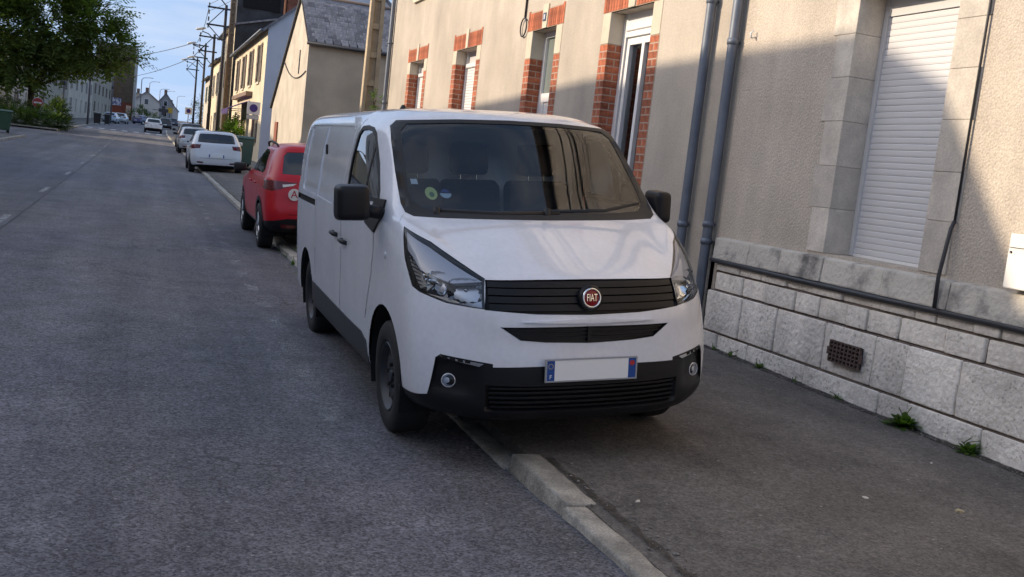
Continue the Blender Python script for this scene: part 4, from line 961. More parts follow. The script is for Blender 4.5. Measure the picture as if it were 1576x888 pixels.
mb = MB(); mb.tube([(XW, 8.37, 3.13), (XW-.05, 8.37, 3.12), (XW-.06, 8.37, 3.16), (XW-.035, 8.37, 3.19)], .008, 6); hh.part(mb, 'wall_hook', FRAMEW, smooth=True)
RUST = M('rusty_iron', (.095, .06, .05), r=.8, var=.4, vs=30, bump=.3, bs=100)
vt = MB()
for i in range(9):
    y = 6.19+i*(.36/8); vt.box(XW-.085, XW-.065, y-.007, y+.007, .40, .565)
for i in range(6):
    z = .40+i*(.165/5); vt.box(XW-.084, XW-.066, 6.19, 6.55, z-.006, z+.006)
vt.box(XW-.082, XW-.068, 6.545, 6.58, .45, .51); vt.box(XW-.082, XW-.068, 6.16, 6.195, .45, .51)
v_ = hh.part(vt, 'air_vent', RUST); mb = MB(); mb.box(XW-.066, XW-.05, 6.19, 6.55, .40, .565); mb.build('vent_back', GAP, v_)
mbx = thing('letterbox', 'white metal letterbox fixed to the pebbledash wall at the right edge', 'letterbox', (XW, 4.72, 1.41))
q = MB(); q.box(-.13, -.004, -.20, .19, -.175, .175); q.build('box', M('letterbox_white', (.80, .79, .76), r=.35, var=.03), mbx, bevel=.008, seg=2)
q = MB(); q.box(-.136, -.131, -.19, .18, .085, .088); q.build('flap_gap', GAP, mbx)
q = MB(); q.lathe([(.009, -.1345), (.009, -.128), (.0005, -.136)], 'x', 10, (0, .165, .055)); q.build('lock', GAP, mbx)

# ---- brick-trimmed house
h2 = thing('brick_trimmed_house', 'cream plastered house with orange brick window surrounds behind the van', 'house', (XW, 16, .2)); h2h = H(h2)
O2 = (XW, 23.9); yv = lambda y: 23.9-y
wins = [(21.88, 20.69, 3.73, 3.48, .65), (18.36, 17.12, 3.73, 3.48, .70), (14.42, 13.47, 3.735, 3.33, .22), (11.69, 10.545, 3.72, 3.335, .80)]
ops2 = [(yv(a), yv(b), sill, t) for (a, b, t, _, sill) in wins]
ops2 += [(yv(a), yv(b), 5.10, 6.55) for (a, b, *_r) in (wins[0], wins[1], wins[3])]
mb = MB(); wall(mb, O2, (0, -1), nW, 15.35, lambda u: gz(23.9-u)-.1, 9.2, ops2, .27)
mb.quad((XW, 23.9, -.1), (XW+8, 23.9, -.1), (XW+8, 23.9, 9.2), (XW, 23.9, 9.2)); mb.quad((XW+8, 23.9, -.1), (XW+8, 8.56, -.1), (XW+8, 8.56, 9.2), (XW+8, 23.9, 9.2)); h2h.part(mb, 'wall', STUC2)
mb = MB(); mb.quad((XW-.35, 8.62, 9.15), (XW-.35, 24, 9.15), (XW+4, 24, 12), (XW+4, 8.62, 12)); mb.quad((XW+8.3, 8.62, 9.15), (XW+8.3, 24, 9.15), (XW+4, 24, 12), (XW+4, 8.62, 12)); h2h.part(mb, 'roof', SLATE)
BRICK = M('orange_brick', (.37, .112, .055), r=.88, var=.28, vs=14, bump=.4, bs=60, rnd=.30)
KEYS = M('cream_keystone', (.60, .53, .42), r=.9, var=.06, vs=5)
POINT = M('brick_mortar', (.42, .31, .24), r=.95)
CH = .0905
def brickmesh(dx, dy, dz):
    q = MB(); q.box(-dx/2, dx/2, -dy/2, dy/2, -dz/2, dz/2); return q.mesh('brick', BRICK, bevel=.004)
BM = {}
def brick(cx, cy, cz, dx, dy, dz, stuff=None):
    key = (round(dx, 3), round(dy, 3), round(dz, 3))
    if stuff is not None: stuff.box(cx-dx/2, cx+dx/2, cy-dy/2, cy+dy/2, cz-dz/2, cz+dz/2); return
    if key not in BM: BM[key] = brickmesh(dx, dy, dz)
    o = link('brick', BM[key]); o.location = (cx, cy, cz); h2h.put(o)
low = MB(); bed = MB()
for wi, (ya, yb, tz, bz, sill) in enumerate(wins):
    vis = (2.45, 2.45, 2.25, 1.75)[wi]
    # two jambs: far (ya side: its return is seen) and near (yb side)
    for far in (1, 0):
        e = ya if far else yb; s_ = 1 if far else -1
        bed.box(XW-.004, XW+.03, min(e, e+s_*.225), max(e, e+s_*.225), sill, bz-.002)
        bed.box(XW+.0, XW+.262, min(e-s_*.004, e+s_*.02), max(e-s_*.004, e+s_*.02), sill, bz-.002)
        nC = int((bz-sill)/CH)
        for i in range(nC):
            z = bz-CH*(i+.5); st = low if z < vis else None; j = 0 if i % 2 else 1
            g = .010
            if j:   # long brick on the face wraps the corner, short one behind in the reveal
                brick(XW+.05, e+s_*.105, z, .120-g, .232-g, CH-g, st); brick(XW+.19, e+s_*.05, z, .155-g, .122-g, CH-g, st)
            else:
                brick(XW+.10, e+s_*.047, z, .220-g, .116-g, CH-g, st); brick(XW+.05, e+s_*.163, z, .120-g, .116-g, CH-g, st); brick(XW+.235, e+s_*.047, z, .05-g, .116-g, CH-g, st)
        # cream block above the brick
        q = MB(); y0, y1 = sorted((e-s_*.006, e+s_*.215)); q.box(XW-.008, XW+.262, y0, y1, bz+.002, tz-.002); h2h.part(q, 'cream_block', KEYS, bevel=.004)
    # lintel: soldier bricks each side of a keystone
    y0, y1 = yb-.235, ya+.235; mid = (y0+y1)/2; key = .20 if wi >= 2 else .14; bed.box(XW-.004, XW+.03, y0, y1, tz, tz+.285)
    q = MB(); q.hexa([(XW-.02, mid-key*.42, tz-.0), (XW+.05, mid-key*.42, tz), (XW+.05, mid+key*.42, tz), (XW-.02, mid+key*.42, tz), (XW-.02, mid-key*.55, tz+.345), (XW+.05, mid-key*.55, tz+.345), (XW+.05, mid+key*.55, tz+.345), (XW-.02, mid+key*.55, tz+.345)])
    ks = h2h.part(q, 'keystone', KEYS, bevel=.005)
    for (a, b) in ((y0, mid-key*.55), (mid+key*.55, y1)):
        n_ = max(4, int(round((b-a)/.078))); wd = (b-a)/n_
        for i in range(n_):
            yc = a+wd*(i+.5); out_ = (i == 0 and a == y0) or (i == n_-1 and b == y1); hgt = .30 if out_ else .262+.0*i
            brick(XW+.048, yc, tz+hgt/2+.006, .115, wd-.009, hgt-.004)
    if wi == 2:
        q = MB(); q.box(XW-.030, XW-.0205, mid-.055, mid+.055, tz+.10, tz+.22); npz = q.build('house_number_plate', M('number_plate_enamel', (.045, .07, .12), r=.3), None, bevel=.003); h2h.put(npz)
        q = MB(); q.box(XW-.0315, XW-.0305, mid-.028, mid+.022, tz+.125, tz+.195); q.build('plate_figure', M('enamel_white', (.6, .6, .62), r=.4), npz, bevel=.0)
b_ = h2h.part(low, 'brickwork', BRICK); b_['kind'] = 'stuff'
h2h.part(bed, 'mortar_joints', POINT)['kind'] = 'stuff'
# openings filled
for wi, (ya, yb, tz, bz, sill) in enumerate(wins):
    op = (yv(ya)+.004, yv(yb)-.004, sill, tz)
    if wi == 2:      # door with tall glazed upper panel
        fr = MB(); Pbox(fr, O2, (0, -1), nW, op[0], op[0]+.07, sill, tz, -.27, -.2); Pbox(fr, O2, (0, -1), nW, op[1]-.07, op[1], sill, tz, -.27, -.2); Pbox(fr, O2, (0, -1), nW, op[0]+.07, op[1]-.07, tz-.08, tz, -.27, -.2)
        Pbox(fr, O2, (0, -1), nW, op[0]+.07, op[1]-.07, sill, 2.30, -.265, -.225); Pbox(fr, O2, (0, -1), nW, op[0]+.07, op[1]-.07, 2.70, 2.83, -.265, -.215); Pbox(fr, O2, (0, -1), nW, op[0]+.07, op[0]+.17, 2.30, 2.70, -.265, -.22); Pbox(fr, O2, (0, -1), nW, op[1]-.17, op[1]-.07, 2.30, 2.70, -.265, -.22)
        d_ = h2h.part(fr, 'door', FRAMEW)
        q = MB(); Pbox(q, O2, (0, -1), nW, op[0]+.06, op[1]-.06, 2.82, tz-.06, -.26, -.245); q.build('pane', M('door_pane', (.20, .23, .22), r=.08, spec=.8), d_)
        q = MB(); Pbox(q, O2, (0, -1), nW, op[0]+.15, op[1]-.15, 2.28, 2.72, -.26, -.24); q.build('door_panel', FRAMEW, d_)
    elif wi == 3:    # casement window with roller box
        fr = MB(); k0, k1 = -.27, -.19
        for (a, b) in ((op[0], op[0]+.10), (op[1]-.10, op[1])): Pbox(fr, O2, (0, -1), nW, a, b, sill, tz, k0, k1)
        Pbox(fr, O2, (0, -1), nW, op[0]+.10, op[1]-.10, tz-.09, tz, k0, k1-.02); Pbox(fr, O2, (0, -1), nW, op[0]+.10, op[1]-.10, 3.43, 3.50, k0, k1); Pbox(fr, O2, (0, -1), nW, op[0]+.14, op[1]-.14, 3.33, 3.41, k0, k1-.01)
        for (a, b) in ((op[0]+.14, op[0]+.21), (op[1]-.20, op[1]-.14), (op[0]+.54, op[0]+.61)): Pbox(fr, O2, (0, -1), nW, a, b, sill+.1, 3.33, k0, k1-.01)
        w_ = h2h.part(fr, 'window', FRAMEW)
        q = MB(); Pbox(q, O2, (0, -1), nW, op[0]+.10, op[1]-.10, 3.50, tz-.092, -.27, -.17); q.build('shutter_box', FRAMEW, w_, bevel=.01)
        q = MB(); Pbox(q, O2, (0, -1), nW, op[0]+.10, op[1]-.10, sill, 3.42, -.262, -.25); q.build('pane', glassmat('clear_pane', (.85, .88, .88), ior=1.5, boost=1.3), w_)
        cu = MB(); n_ = 40; vs_ = []; fs_ = []
        for i in range(n_+1):
            u = op[0]+.2+(op[1]-op[0]-.4)*i/n_; k = -.35+.02*math.sin(i*1.7)
            for z in (sill, 2.85+.02*math.sin(i*.8)): vs_.append((XW-nW[0]*0+(-k), 23.9-u, z))
        for i in range(n_): fs_.append((i*2, i*2+2, i*2+3, i*2+1))
        cu.add(vs_, fs_); cu.build('net_curtain', CURT, w_, smooth=True)
    else:
        sh = MB(); Pbox(sh, O2, (0, -1), nW, op[0], op[0]+.05, sill, tz, -.27, -.19); Pbox(sh, O2, (0, -1), nW, op[1]-.05, op[1], sill, tz, -.27, -.19); Pbox(sh, O2, (0, -1), nW, op[0]+.05, op[1]-.05, 3.50, tz, -.27, -.24)
        rs = h2h.part(sh, 'roller_shutter', M('shutter_guide', (.60, .60, .61)))
        bx = MB(); Pbox(bx, O2, (0, -1), nW, op[0]+.05, op[1]-.05, 3.43, 3.51, -.24, -.18); bx.build('shutter_box', FRAMEW, rs, bevel=.012)
        sl2 = MB(); sl2.prism([(-.011, .002), (-.013, .012), (-.013, .04), (-.010, .048), (.0, .048), (.0, .001)], 'y', 23.9-op[1]+.05, 23.9-op[0]-.05); sm = sl2.mesh('slat', FRAMEW)
        for i in range(int((3.43-sill)/.052)):
            o = link('slat', sm); o.location = (XW+.235, 0, 3.43-.052*(i+1)); o.parent = rs
for op in ops2[4:]:
    h2h.put(window(None, O2, (0, -1), nW, op, .2)); q = MB(); Pbox(q, O2, (0, -1), nW, op[0]-.1, op[1]+.1, op[2]-.09, op[2]-.002, -.1, .06); h2h.part(q, 'window_sill', KEYS)
    q = MB(); Pbox(q, O2, (0, -1), nW, op[0]-.2, op[1]+.2, op[3]+.005, op[3]+.28, -.05, .004); h2h.part(q, 'brick_lintel', BRICK)
pipe(h2h, 9.14, .15, 9.0, joints=(1.28, 3.55, 5.5)); pipe(h2h, 23.83, .2, 9.0, joints=(2.9, 4.3), x=XW-.07)
mb = MB(); mb.tube([(XW-.02, 14.80, 7.3), (XW-.02, 14.79, 5.0), (XW-.02, 14.79, 3.95)], .016, 8); pts = [(XW-.03, 14.79+.13*math.sin(t*1.0), 3.82+.14*math.cos(t)) for t in [i*.5 for i in range(0, 26)]]
mb.tube(pts, .011, 6); h2h.part(mb, 'hanging_cable', PIPED, smooth=True)
# the two facades lean a little into each other's corner: closing strip of wall below the pipes
mb = MB(); mb.box(XW-.0, XW+.3, 8.50, 8.62, -.1, 1.16); h2h.part(mb, 'wall_end', STUC2)

# ------------------------------------------------------------------ houses further along
CREAM = M('cream_facade', (.62, .53, .38), r=.9, var=.10, vs=.8, space='pos', bump=.15, bs=40, vdetail=8)
SHADEW = M('white_gable_render', (.58, .58, .62), r=.9, var=.06, vs=.7, space='pos')
GREYB = M('grey_beige_render', (.60, .45, .31), r=.95, var=.16, vs=.7, space='pos', bump=.5, bs=20, vdetail=9)
TARW = M('tarred_wall', (.05, .051, .056), r=.9, var=.35, vs=1.2, space='pos')
SHUTB = M('brown_shutter', (.13, .095, .075), r=.7, rnd=.2, var=.15, vs=6)
SHUTG = M('grey_shutter', (.30, .28, .26), r=.7, rnd=.15)
STONEF = M('old_stone_facade', (.30, .27, .22), r=.95, c2=(.42, .38, .31), vs=2.5, space='pos', bump=.5, bs=10, vdetail=8)
PALEF = M('pale_facade', (.52, .465, .39), r=.9, var=.12, vs=.8, space='pos')
BROWNC = M('brown_cladding', (.115, .085, .06), r=.8, var=.2, vs=1.5, space='pos')
REDB = M('red_brick_far', (.20, .06, .04), r=.9, var=.2, vs=2, space='pos')
DOORB = M('brown_door', (.16, .07, .045), r=.6)
def slab(mb, a, b, c, d, t=.12):
    n = (Vector(b)-Vector(a)).cross(Vector(d)-Vector(a)).normalized()*t
    if n.z > 0: n = -n
    mb.hexa([Vector(a)+n, Vector(b)+n, Vector(c)+n, Vector(d)+n, a, b, c, d])
def house(name, label, p0, p1, depth, side, eave, rise, wm, wins=(), gable=None, roofm=None, group=None, ov=.3, gd=None, shut=None, wd=.18, winmat=None, hipg=None):
    """p0->p1 along the street (near to far); side=+1 house lies to the right of that line. wins: (u0,u1,z0,z1,kind)"""
    p0, p1 = Vector((*p0, 0)), Vector((*p1, 0)); L = (p1-p0).length; d = (p1-p0)/L; n = Vector((-d.y, d.x, 0))*side    # outward, towards the street
    zb = min(gz(p0.y), gz(p1.y)); e = thing(name, label, 'house', (p0.x, p0.y, zb), 0, group); h = H(e)
    mb = MB(); wall(mb, (p0.x, p0.y), (d.x, d.y), (n.x, n.y), L, lambda u: gz(p0.y+d.y*u)-.3, eave, [w_[:4] for w_ in wins], wd)
    q0, q1 = p0-n*depth, p1-n*depth; b0, b1 = gz(p0.y)-.3, gz(p1.y)-.3; mid = lambda p: p-n*(depth/2)
    T = lambda p, z: (p.x, p.y, z)
    g = MB()
    g.add([T(p0, b0), T(q0, b0), T(q0, eave), T(mid(p0), eave+rise), T(p0, eave)], [(0, 1, 2, 3, 4)])
    mb.add([T(p1, b1), T(q1, b1), T(q1, eave), T(mid(p1), eave+rise), T(p1, eave)], [(0, 1, 2, 3, 4)]); mb.quad(T(q0, b0), T(q1, b1), T(q1, eave), T(q0, eave))
    h.part(mb, 'wall', wm, fixn=False); h.part(g, 'gable_wall', gable or wm, fixn=False)
    sl_ = rise/(depth/2); r_ = MB(); a0, a1 = p0-d*ov*.4, p1+d*ov*.4
    slab(r_, T(a0+n*ov, eave-sl_*ov), T(a1+n*ov, eave-sl_*ov), T(a1-n*(depth/2), eave+rise), T(a0-n*(depth/2), eave+rise))
    slab(r_, T(a0-n*(depth+ov), eave-sl_*ov), T(a1-n*(depth+ov), eave-sl_*ov), T(a1-n*(depth/2), eave+rise), T(a0-n*(depth/2), eave+rise))
    ro = h.part(r_, 'roof', roofm or SLATE)
    gt = MB(); gt.tube([T(a0+n*(ov+.05), eave-sl_*ov-.05), T(a1+n*(ov+.05), eave-sl_*ov-.05)], .07, 8); gt.build('gutter', ZINC, ro, smooth=True)
    for w_ in wins:
        k = w_[4] if len(w_) > 4 else 'w'; oo, dd, nn = (p0.x, p0.y), (d.x, d.y), (n.x, n.y)
        if k == 'd':
            q = MB(); Pbox(q, oo, dd, nn, w_[0]+.003, w_[1]-.003, w_[2], w_[3]-.003, -wd, -wd+.07); do = h.part(q, 'door', DOORB); q = MB(); Pbox(q, oo, dd, nn, w_[0]+.1, w_[1]-.1, w_[3]-.6, w_[3]-.12, -wd+.07, -wd+.075); q.build('pane', PANE, do)
        else:
            h.put(window(None, oo, dd, nn, w_[:4], wd, frame=.07, mat=winmat))
            q = MB(); Pbox(q, oo, dd, nn, w_[0]-.08, w_[1]+.08, w_[2]-.12, w_[2]-.003, -.05, .07); h.part(q, 'window_sill', KEYS)
            if k == 's': [h.put(o) for o in shutters(None, oo, dd, nn, w_[:4], shut or SHUTB)]
    return h, (p0, d, n)

# house 3: steep gable to the street, slate slope towards us
h3 = thing('slate_roofed_house', 'grey-beige house with slate roof and sunlit gable facing the street', 'house', (XW, 42, .4)); h3h = H(h3)
ya, yb, yc, ea, ap, fe = 37.5, 40.35, 47.4, 5.52, 7.42, 3.42; xd = 13.5
mb = MB(); b = gz(ya)-.3
pr = [(ya, b), (ya, ea), (yb, ap), (yc, fe), (yc, b)]
mb.add([(XW, y, z) for y, z in pr], [(0, 1, 2, 3, 4)]); h3h.part(mb, 'gable_wall', M('pale_gable_plaster', (.50, .44, .36), r=.95, var=.14, vs=1.1, space='pos', vdetail=8), fixn=False)
mb = MB(); mb.quad((XW, ya, b), (xd, ya, b), (xd, ya, ea), (XW, ya, ea)); h3h.part(mb, 'side_wall', GREYB)
mb = MB(); mb.quad((xd, ya, b), (xd, yc, b), (xd, yc, fe), (xd, ya, ea)); mb.quad((XW, yc, b), (xd, yc, b), (xd, yc, fe), (XW, yc, fe)); h3h.part(mb, 'back_wall', GREYB)
sl = Vector((0, yb-ya, ap-ea)); Ls = sl.length; sl.normalize(); nn = Vector((0, -sl.z, sl.y))
mb = MB(); slab(mb, (XW-.06, ya-.15, ea-.10), (xd, ya-.15, ea-.10), (xd, yb, ap), (XW-.06, yb, ap), .08); slab(mb, (XW-.10, yc+.15, fe-.08), (xd, yc+.15, fe-.08), (xd, yb+.003, ap), (XW-.10, yb+.003, ap), .12); rf = h3h.part(mb, 'roof', M('roof_underlay', (.06, .06, .065), r=.9))
sm = MB(); sm.box(-.13, .13, -.002, .012, 0, .40); smesh = sm.mesh('slate', SLATE)
nrow = 17; cnt = 0; rest = MB()
rotm = Matrix((Vector((1, 0, 0)), nn, sl)).transposed()
for i in range(nrow):
    for j in range(22):
        x = XW-.03+.30*(j+(.5 if i % 2 else 0))+.13
        if x > XW+6.4: continue
        p = Vector((x, ya, ea))+sl*(-.16+i*.205)+nn*(.015+random.uniform(0, .012))
        if cnt < 300 :
            o = link('slate', smesh); o.matrix_world = Matrix.Translation(p) @ rotm.to_4x4() @ Matrix.Rotation(random.uniform(-.05, .05), 4, 'Y') @ Matrix.Rotation(-.03, 4, 'X'); m_ = o.matrix_world.copy(); o.parent = rf; o.matrix_world = m_
            cnt += 1
        else:
            c_ = [p+Vector((1, 0, 0))*a+nn*b_+sl*c for a, b_, c in ((-.14, 0, 0), (.14, 0, 0), (.14, .012, 0), (-.14, .012, 0), (-.14, 0, .4), (.14, 0, .4), (.14, .012, .4), (-.14, .012, .4))]; rest.hexa(c_)
if rest.f: rest.build('slates', SLATE, rf)['kind'] = 'stuff'
mb = MB(); mb.tube([(XW-.1, ya-.2, ea-.14), (XW+7, ya-.2, ea-.14)], .06, 8); mb.build('gutter', PIPED, rf, smooth=True)
mb = MB(); mb.tube([(XW-.05, yb, ap+.03), (xd, yb, ap+.03)], .09, 8); mb.build('ridge_tile', M('ridge_clay', (.16, .12, .10), r=.9), rf, smooth=True)
mb = MB(); mb.box(XW-.06, XW-.005, 44.6, 45.5, gz(45)-.1, 2.6); h3h.part(mb, 'door', M('red_brown_door', (.26, .09, .05), r=.7)); mb = MB(); mb.box(XW-.03, XW-.002, 39.5, 39.62, 4.4, 5.3); h3h.part(mb, 'wall_tie', PIPED)
# house 4: cream, shuttered, white gable in shade
W4 = [(2.4, 3.6, 4.75, 6.7, 's'), (6.9, 8.1, 4.75, 6.7, 's'), (11.2, 12.4, 4.75, 6.7, 's'), (15.4, 16.6, 4.75, 6.7, 's'), (2.2, 3.4, 1.6, 3.4, 's'), (15.2, 16.4, 1.6, 3.4, 'w'), (10.0, 11.1, .7, 3.1, 'd'), (6.2, 7.8, .9, 3.1, 'w')]
h4, f4 = house('shuttered_house', 'cream two-storey house with open brown shutters beyond the slate roof', (XW, 51.7), (XW, 70.6), 8.2, 1, 7.42, 3.6, CREAM, W4, gable=SHADEW)
q = MB(); q.box(XW-.35, XW-.002, 57.2, 66.8, 4.12, 4.34); h4.part(q, 'shop_fascia', M('fascia_brown', (.22, .15, .11), r=.7))
h5, f5 = house('tall_tarred_house', 'tall house with black tarred side wall above the cream house', (XW, 73.2), (XW, 85.8), 7.5, 1, 9.6, 1.0, CREAM, [(1.5, 2.6, 5.4, 7.4, 's'), (5.5, 6.6, 5.4, 7.4, 's'), (9.5, 10.6, 5.4, 7.4, 's'), (3.0, 4.2, 1.9, 3.6, 'w'), (8, 9.2, 1.0, 3.4, 'd')], gable=TARW)
q = MB(); q.box(XW+.02, XW+7.4, 73.25, 80, 9.6, 13.6); h5.part(q, 'upper_storey', TARW); q = MB(); q.box(XW+.4, XW+2.9, 73.16, 73.24, 10.75, 12.6); h5.part(q, 'dark_opening', GAP)
q = MB(); q.box(XW+3.35, XW+4.9, 72.9, 73.24, 8.6, 14.6); h5.part(q, 'chimney', M('chimney_brick', (.20, .075, .045), r=.9, var=.25, vs=4, space='pos')); q = MB(); q.tube([(XW+3.2, 73.05, 8.8), (XW+3.2, 73.05, 13.4)], .08, 8); h5.part(q, 'copper_pipe', M('copper', (.55, .22, .10), r=.5))
house('narrow_cream_house', 'narrow cream house just past the tall tarred house', (XW, 86), (XW, 96.4), 7, 1, 8.2, 2.4, CREAM, [(1.5, 2.6, 5.2, 7.0, 's'), (6, 7.1, 5.2, 7.0, 's'), (1.5, 2.6, 2.1, 3.7, 's'), (6.2, 7.2, 1.2, 3.5, 'd')], shut=SHUTG)
house('low_cream_house', 'low pale house ending the right-hand row', (XW, 96.6), (XW, 107), 7, 1, 7.3, 2.2, PALEF, [(1.5, 2.6, 4.9, 6.4, 's'), (6, 7.1, 4.9, 6.4, 's'), (2.5, 3.6, 2.2, 3.8, 'w')], shut=M('green_shutter', (.10, .16, .13), r=.7))
# awning and shop front on house 4
aw = thing('shop_awning', 'purple awning hanging over the shop front of the cream house', 'awning', (XW, 61, 3.9))
q = MB(); q.prism([(0, 0), (-1.15, -.55), (-1.15, -.60), (0, -.05)], 'y', -2.6, 2.6); q.build('canvas', M('awning_purple', (.07, .04, .16), r=.8), aw)
q = MB(); n_ = 16
for i in range(n_): y0 = -2.6+5.2*i/n_; q.add([(-1.15, y0, -.58), (-1.15, y0+5.2/n_, -.58), (-1.15, y0+5.2/n_*.75, -.86), (-1.15, y0+5.2/n_*.25, -.86)], [(0, 1, 2, 3)])
q.build('valance', M('awning_purple', (.07, .04, .16)), aw)
q = MB(); q.tube([(0, -2.5, -.5), (-1.12, -2.5, -.58)], .02, 6); q.build('arm', PIPED, aw); q = MB(); q.tube([(0, 2.5, -.5), (-1.12, 2.5, -.58)], .02, 6); q.build('arm', PIPED, aw)

# left side, visible beyond the tree (street bends to the right)
LX = lambda y: -11.0+(y-118)*.055
def lwins(L, z0, n, h=2.9, k='s'):
    o = []
    for i in range(n):
        u = L*(i+.5)/n
        o += [(u-.5, u+.5, z0+h+.9, z0+h+2.5, k), (u-.5, u+.5, z0+1.0, z0+2.6, 'w' if i % 3 else k)]
    return o
def lhouse(lab, ya_, yb_, h, mat, n, shut=None, name='street_house'):
    z = gz((ya_+yb_)/2); L = math.hypot(yb_-ya_, LX(yb_)-LX(ya_)); return house(name, lab, (LX(ya_), ya_), (LX(yb_), yb_), 8, -1, z+h, 2.4, mat, lwins(L, z, n), shut=shut)
lhouse('old grey stone house with brown shutters behind the tree trunk', 104, 120, 6.2, PALEF, 3)
lhouse('stained stone house left of the grey lamp pole', 120.3, 143, 6.6, STONEF, 5)
lhouse('pale plaster house beside the parked pale cars', 143.3, 172, 7.2, PALEF, 5, SHUTG)
lhouse('taller pale house next to the brown clad building', 172.3, 203, 8.6, STONEF, 5)
br = thing('brown_clad_building', 'brown timber-clad building end with a red brick base', 'building', (-5, 208, gz(208))); bh = H(br); z = gz(208)
mb = MB(); mb.box(-9.5, -2.35, 206, 222, z+3.3, 17); bh.part(mb, 'cladding', BROWNC); mb = MB(); mb.box(-9.4, -2.4, 206.05, 222, z-.5, z+3.3); bh.part(mb, 'brick_base', REDB)
for i in range(13): q = MB(); q.box(-9.5, -2.6, 205.94, 205.997, z+3.4+i*.8, z+4.1+i*.8); bh.part(q, 'cladding_board', BROWNC)
mb = MB(); mb.box(-2.6, -2.2, 205.8, 222, z-.5, 17.1); bh.part(mb, 'corner_pillar', M('concrete_far', (.42, .41, .39), r=.9)); mb = MB(); mb.box(-6.9, -4.6, 205.85, 205.94, z+2.6, z+4.0); bh.part(mb, 'sign_board', M('sign_blue_white', (.10, .14, .30), r=.6, c2=(.5, .52, .6), vs=2.2, lo=.45, hi=.55)); mb = MB(); mb.box(-3.7, -2.8, 205.85, 205.94, z+.8, z+2.8); bh.part(mb, 'poster', M('poster_pale', (.5, .36, .28), r=.7, var=.3, vs=4))
mb = MB(); mb.box(-6.2, -4.8, 205.88, 205.94, z+10.8, z+11.2); bh.part(mb, 'lettering_strip', FRAMEW)
def gablehouse(name, lab, x0, x1, y, dp, ev, ap_, mat, grp=None, roofm=None):
    e = thing(name, lab, 'house', ((x0+x1)/2, y, gz(y)), 0, grp); h = H(e); zb = gz(y)-.6; m_ = (x0+x1)/2
    mb = MB(); mb.add([(x0, y, zb), (x1, y, zb), (x1, y, ev), (m_, y, ap_), (x0, y, ev)], [(0, 1, 2, 3, 4)]); mb.quad((x0, y, zb), (x0, y+dp, zb), (x0, y+dp, ev), (x0, y, ev)); mb.quad((x1, y, zb), (x1, y+dp, zb), (x1, y+dp, ev), (x1, y, ev)); h.part(mb, 'wall', mat)
    r_ = MB(); s_ = (ap_-ev)/(m_-x0); slab(r_, (x0-.3, y-.3, ev-.3*s_), (x0-.3, y+dp, ev-.3*s_), (m_, y+dp, ap_), (m_, y-.3, ap_), .18); slab(r_, (x1+.3, y-.3, ev-.3*s_), (x1+.3, y+dp, ev-.3*s_), (m_, y+dp, ap_), (m_, y-.3, ap_), .18); ro = h.part(r_, 'roof', roofm or SLATE)
    q = MB(); q.box(m_-.35, m_+.35, y+dp*.45, y+dp*.45+.8, ap_-.4, ap_+.9); q.build('chimney', M('chimney_far', (.16, .10, .08), r=.9), ro)
    for zz in (zb+2.0, ev-.9):
        if zz+.9 > ev: continue
        q = MB(); q.box(m_-.45, m_+.45, y-.04, y+.06, zz, zz+1.3); w_ = h.part(q, 'window', FRAMEW); q = MB(); q.box(m_-.38, m_+.38, y-.05, y-.042, zz+.07, zz+1.23); q.build('pane', PANE, w_)
    return h
WF = M('white_far_render', (.50, .49, .47), r=.9, var=.06, vs=.5, space='pos')
gablehouse('gable_house', 'white gable house right of the brown clad building', -2.9, 2.6, 236, 12, 8.0, 10.1, WF)
gablehouse('gable_house', 'small grey roofed house behind the white gable house', -4.5, .2, 256, 12, 8.4, 10.4, PALEF)
gablehouse('gable_house', 'dark roofed far house between the white gables', 2.4, 6.0, 262, 14, 8.8, 11.2, M('grey_far', (.30, .29, .29), r=.9))
gablehouse('gable_house', 'farthest small white gable house at the street end', 4.2, 7.8, 280, 12, 7.6, 9.4, WF)

# opposite row, out of frame to the left: it throws the shade on this side of the street
def oprow(lab, ya_, yb_, top, dpt=9, rise=1.2):
    e = thing('row_house', lab, 'house', (-9.8, (ya_+yb_)/2, 0)); h = H(e); n_ = max(1, int((yb_-ya_)/3.2)); L = yb_-ya_
    ops_ = []
    for i in range(n_):
        u = L*(i+.5)/n_; ops_ += [(u-.5, u+.5, 1.1, 2.8), (u-.5, u+.5, 4.0, 5.6)]
    mb = MB(); wall(mb, (-9.8, ya_), (0, 1), (1, 0), L, lambda u: gz(ya_+u)-.3, lambda u: top(ya_+u), ops_, .2)
    h.part(mb, 'wall', M('pale_bounce_row', (.62, .58, .52), r=.9, var=.1, vs=.8, space='pos'), fixn=False)  # unseen walls made paler to bounce more light into the street
    for o_ in ops_: h.put(window(None, (-9.8, ya_), (0, 1), (1, 0), o_, .2))
    r_ = MB(); ys_ = sorted({ya_, yb_}|{y for y in (9.6, 10.4, 11.4, 15, 22.7) if ya_ < y < yb_})
    for a, b in zip(ys_[:-1], ys_[1:]): slab(r_, (-9.82, a, top(a)), (-9.82, b, top(b)), (-9.8-dpt/2, b, top(b)+rise), (-9.8-dpt/2, a, top(a)+rise)); slab(r_, (-9.8-dpt, a, top(a)-.2+min(0, 2*rise)), (-9.8-dpt, b, top(b)-.2+min(0, 2*rise)), (-9.8-dpt/2, b, top(b)+rise), (-9.8-dpt/2, a, top(a)+rise))
    h.part(r_, 'roof', SLATE)
    for y in (ya_+.01, yb_-.01): q = MB(); q.add([(-9.8, y, -.3), (-9.8-dpt, y, -.3), (-9.8-dpt, y, top(y)-.25+min(0, 2*rise)), (-9.8-dpt/2, y, top(y)+rise-.1), (-9.8, y, top(y))], [(0, 1, 2, 3, 4)]); h.part(q, 'end_wall', PALEF)
def prof(pts): return lambda y: float(np.interp(y, [p[0] for p in pts], [p[1] for p in pts]))
